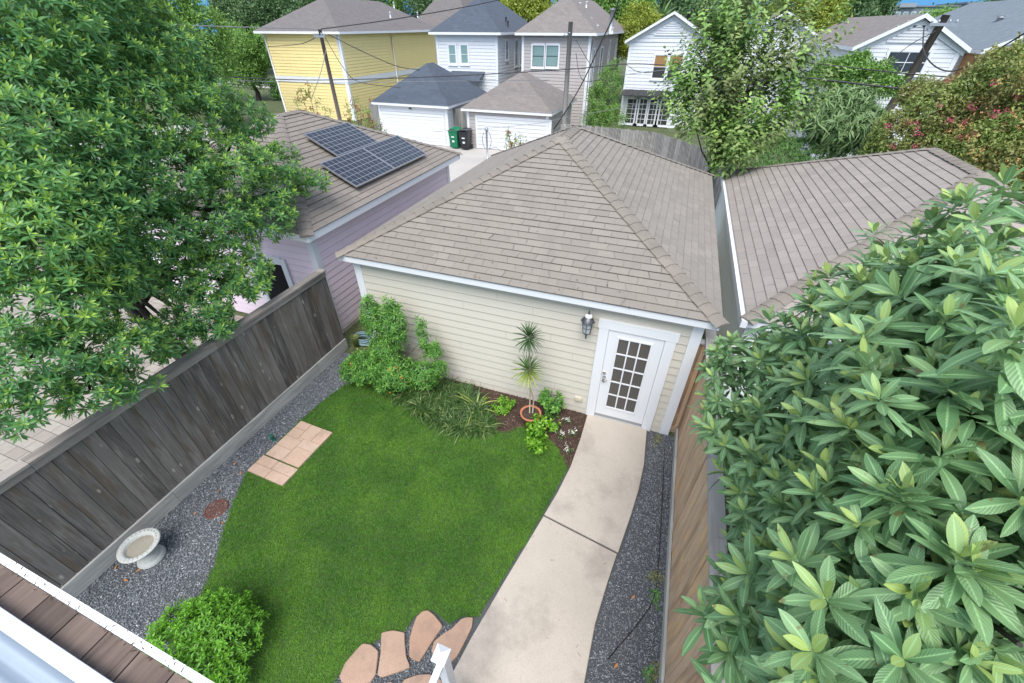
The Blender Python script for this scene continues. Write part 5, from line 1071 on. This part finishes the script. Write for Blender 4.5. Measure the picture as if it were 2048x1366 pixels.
# --- far trees
F_ = [
 # label, [(px,py,y,r)], n, mat, tpl
 ('fresh green weeping tree behind the big left tree', [(290,60,17,1.7),(350,90,18,1.9),(400,60,18,1.5),(420,130,18,1.5),(370,170,18,1.5),(330,10,17,1.5)], 1500, L_FA, 'M'),
 ('pale green rounded tree left of the yellow house', [(490,110,30,1.7),(530,95,31,1.5),(470,80,31,1.3),(500,145,30,1.5),(455,120,29,1.3)], 1000, L_FA, 'M'),
 ('dark tree with rusty patches beyond the weeping tree', [(470,40,52,3),(500,60,50,2.5),(455,10,54,2.2),(520,20,50,2.4)], 900, L_FB, 'L'),
 ('dark tree rising just left of the grey roof of the yellow house', [(560,10,54,3.2),(590,30,52,2.5),(535,-10,54,2.6),(620,-20,56,4)], 900, L_FB, 'L'),
 ('broad tree above the yellow house ridge', [(700,-20,60,4.5),(760,0,60,3.5),(660,0,60,3)], 800, L_FA, 'L'),
 ('dark tree between the steep dark roof and the slate blue roof', [(900,15,60,3.2),(930,25,58,2.6),(880,-10,62,4),(960,0,62,3)], 900, L_FB, 'L'),
 ('yellowish tree behind the slate blue roof of the white house', [(1010,5,56,3),(1050,15,54,2.6),(1040,35,52,2.4),(1080,30,54,2)], 800, L_FY, 'L'),
 ('bright green tree behind the ridge of the taupe house', [(1190,0,56,3),(1220,20,56,3.4),(1255,30,54,3),(1260,-5,58,3)], 900, L_FA, 'L'),
 ('olive bushy tree behind the left roof edge of the cottage', [(1275,60,42,1.9),(1300,75,42,1.6),(1262,80,40,1.4)], 700, L_FY, 'M'),
 ('dark evergreen tree behind the cottage flue', [(1340,10,58,3.4),(1400,20,56,3.6),(1440,10,58,3),(1380,50,54,2.6),(1300,0,60,3)], 1100, L_FB, 'L'),
 ('bright yellow green tree above the vine tree', [(1590,25,40,2),(1630,50,40,1.7),(1560,10,42,2),(1650,25,40,1.3),(1620,75,39,1.1)], 1100, L_FY, 'M'),
 ('blue green dark tree left of the distant apartment block', [(1700,20,60,3.2),(1680,60,58,2.8),(1730,40,60,2.4),(1740,5,62,2.2),(1660,0,62,3)], 1000, L_FB, 'L'),
 ('rounded tree in front of the right end of the apartment block', [(1960,62,80,3.2),(1930,70,80,2.6),(1990,72,80,2.4)], 600, L_FA, 'L'),
 ('dark tree at the far right edge beyond the slate roof', [(2030,30,75,3.5),(2060,20,75,4),(2005,50,78,2.4)], 700, L_FB, 'L'),
 ('low trees showing beside the orange brick behind the white gable', [(1870,62,70,2.2),(1845,72,68,2),(1900,75,70,2)], 500, L_FA, 'L'),
 ('low tree line behind the pale street at far left', [(470,130,60,2.6),(520,140,60,2.6),(430,120,62,2.8),(560,120,64,3)], 700, L_FB, 'L'),
 ('big tree partly seen over the top left corner', [(100,-60,40,5),(250,-30,38,4),(40,0,34,4),(180,40,34,3.4)], 1300, L_FB, 'L'),
 ('dark shady tree behind the broadleaf tree on the left', [(230,140,30,3),(150,180,28,3),(60,200,26,3),(330,180,34,2.6)], 1300, L_FB, 'L'),
 ('small green tree on the street side between houses', [(780,60,66,3),(850,50,66,3),(820,20,66,3)], 500, L_FB, 'L'),
]
for lab, bl_, n, mt, tp in F_:
    far_tree(lab, [(Yp(a, b, y), r) for a, b, y, r in bl_], n, mt, CL_M if tp == 'M' else CL_L, r=.22, shell=.55, lower=-.95)
hg = thing('hedge', 'clipped green hedge on the street left of the yellow house', 'hedge', (-29.5, 31, 0)); n_ = 1500
P = np.c_[rng.uniform(-33, -26.5, n_), rng.uniform(30.2, 31.6, n_), rng.uniform(.1, 1.5, n_)]; P[::2, 2] = 1.5+rng.normal(0, .05, len(P[::2]))
crown('foliage', L_HED, hg, CL_M, P, np.tile([[0, 0, 1.]], (n_, 1)), .7, smooth=False)
# palm
pb = Yp(1322, 40, 44); pm = thing('palm_tree', 'grey green palm with drooping fronds behind the cottage roof', 'palm', (pb[0], pb[1], 0)); m = MB(); m.tube([(pb[0], pb[1], 0), pb], [.25, .18], 8); m.build('trunk', BARK, pm)
V, F, U, T = scatter([spiky(40, 2.2, .30, 3, -.9, 1.2, .2, .8)], [pb], [(0, 0, 1)], [1.]); build_np('fronds', L_WIL, V, F, U, T, pm)
# debris lying on the balcony edge
n_ = 420; u_ = rng.uniform(0, L_, n_); v_ = np.where(rng.random(n_) < .45, rng.uniform(.0, .022, n_), np.where(rng.random(n_) < .6, rng.normal(.024, .003, n_), rng.normal(.098, .004, n_)))
P = ou0+dirx*u_[:, None]+nrm*v_[:, None]+np.array([0, 0, .001]); P[:, 2] -= np.where(v_ > .021, .009, 0)
V, F, U, T = scatter([chip_tpl(.007*random.uniform(.5, 1.6), .0022, .001, k) for k in range(6)], P, np.c_[rng.normal(0, .1, (n_, 2)), np.ones(n_)], rng.uniform(.5, 1.3, n_), rng.uniform(0, .9, n_)**2)
tag(build_np('leaf_litter', MCHIP, V, F, U, T, origin=P[0]), 'dark leaf litter specks scattered along the white trim of the balcony edge', 'leaf litter', kind='stuff')

# right gravel strip: drip line, weeds, twigs
m = MB(); m.tube([np.append(Zp(a, b, 0)[:2], .012) for a, b in ((1329, 895), (1326, 960), (1322, 1040), (1318, 1110), (1312, 1180), (1300, 1215), (1270, 1255), (1240, 1290), (1215, 1320))], .006, 6)
tag(m.build('drip_line', BLACKM, None, (6.1, -2, 0)), 'thin black drip irrigation line on the right gravel strip', 'irrigation line')
for k, (px, py) in enumerate(((1312, 1160), (1305, 1195), (1318, 1340), (1296, 1345), (1310, 880))):
    q = Zp(px, py, 0); th = thing('weed', ['straggly weed against the foot of the tan fence midway along', 'small green weed beside the drip line bend', 'weed in the gravel corner at the bottom edge by the fence', 'second weed at the bottom edge, nearer the path', 'mossy weed tuft at the garage corner by the path'][k], 'weed', q, 'weeds in the right gravel strip')
    V, F, U, T = scatter([tuft(9, .10, .012, 50+k, (.2, 1.2), .8, 2, .6)], q+np.c_[rng.normal(0, .05, (6, 2)), np.zeros(6)], np.tile([[0, 0, 1.]], (6, 1)), rng.uniform(.5, 1.1, 6)); build_np('foliage', L_MYR if k % 2 == 0 else L_UMB, V, F, U, T, th)
n_ = 420; u_ = rng.random(n_); P = np.where(rng.random((n_, 1)) < .45, np.c_[6.16+rng.normal(0, .06, n_), rng.uniform(-5.2, -.1, n_)], np.where(rng.random((n_, 1)) < .5, np.c_[-.85+rng.exponential(.1, n_), rng.uniform(-5.6, -.3, n_)], np.c_[rng.uniform(4.1, 5.8, n_), rng.uniform(-5, -.1, n_)]))
P = P[(P[:, 0] < 6.27)]; n_ = len(P); zz = np.where((P[:, 0] > 4) & (P[:, 0] < 5.8), .027, .006); idx = rng.random(n_) < np.where(zz > .02, .35, 1.); P = np.c_[P, zz][idx]; n_ = len(P)
V, F, U, T = scatter([chip_tpl(.03*random.uniform(.5, 1.8), .004, .002, k) for k in range(6)], P, np.c_[rng.normal(0, .1, (n_, 2)), np.ones(n_)], rng.uniform(.4, 1.2, n_), rng.uniform(.1, .95, n_))
tag(build_np('twig_litter', MCHIP, V, F, U, T, origin=P[0]), 'fine brown twigs and litter strewn along the fence feet and path', 'litter', kind='stuff')

n_ = 70; ux = rng.uniform(.2, 6, n_); uy = rng.uniform(0, 1, n_)**2*2.2; P = np.c_[ux, RY0+uy, RZ+uy*RS+.028]; P = P[(P[:, 0] > RX0+uy+.2) & (P[:, 0] < RX1-uy-.2)]
V, F, U, T = scatter([(lambda v, f, u: (v, f, u, np.full(len(v), .5)))(*leaf_tpl(.05, .016, .5, .3, 2))], P, np.tile([[0, -.43, .9]], (len(P), 1)), rng.uniform(.4, 1.1, len(P)))
tag(build_np('roof_litter', MCHIP, V, F, U, T, origin=P[0]), 'small dry leaf bits caught on the front slope of the cream garage roof', 'litter', kind='stuff')
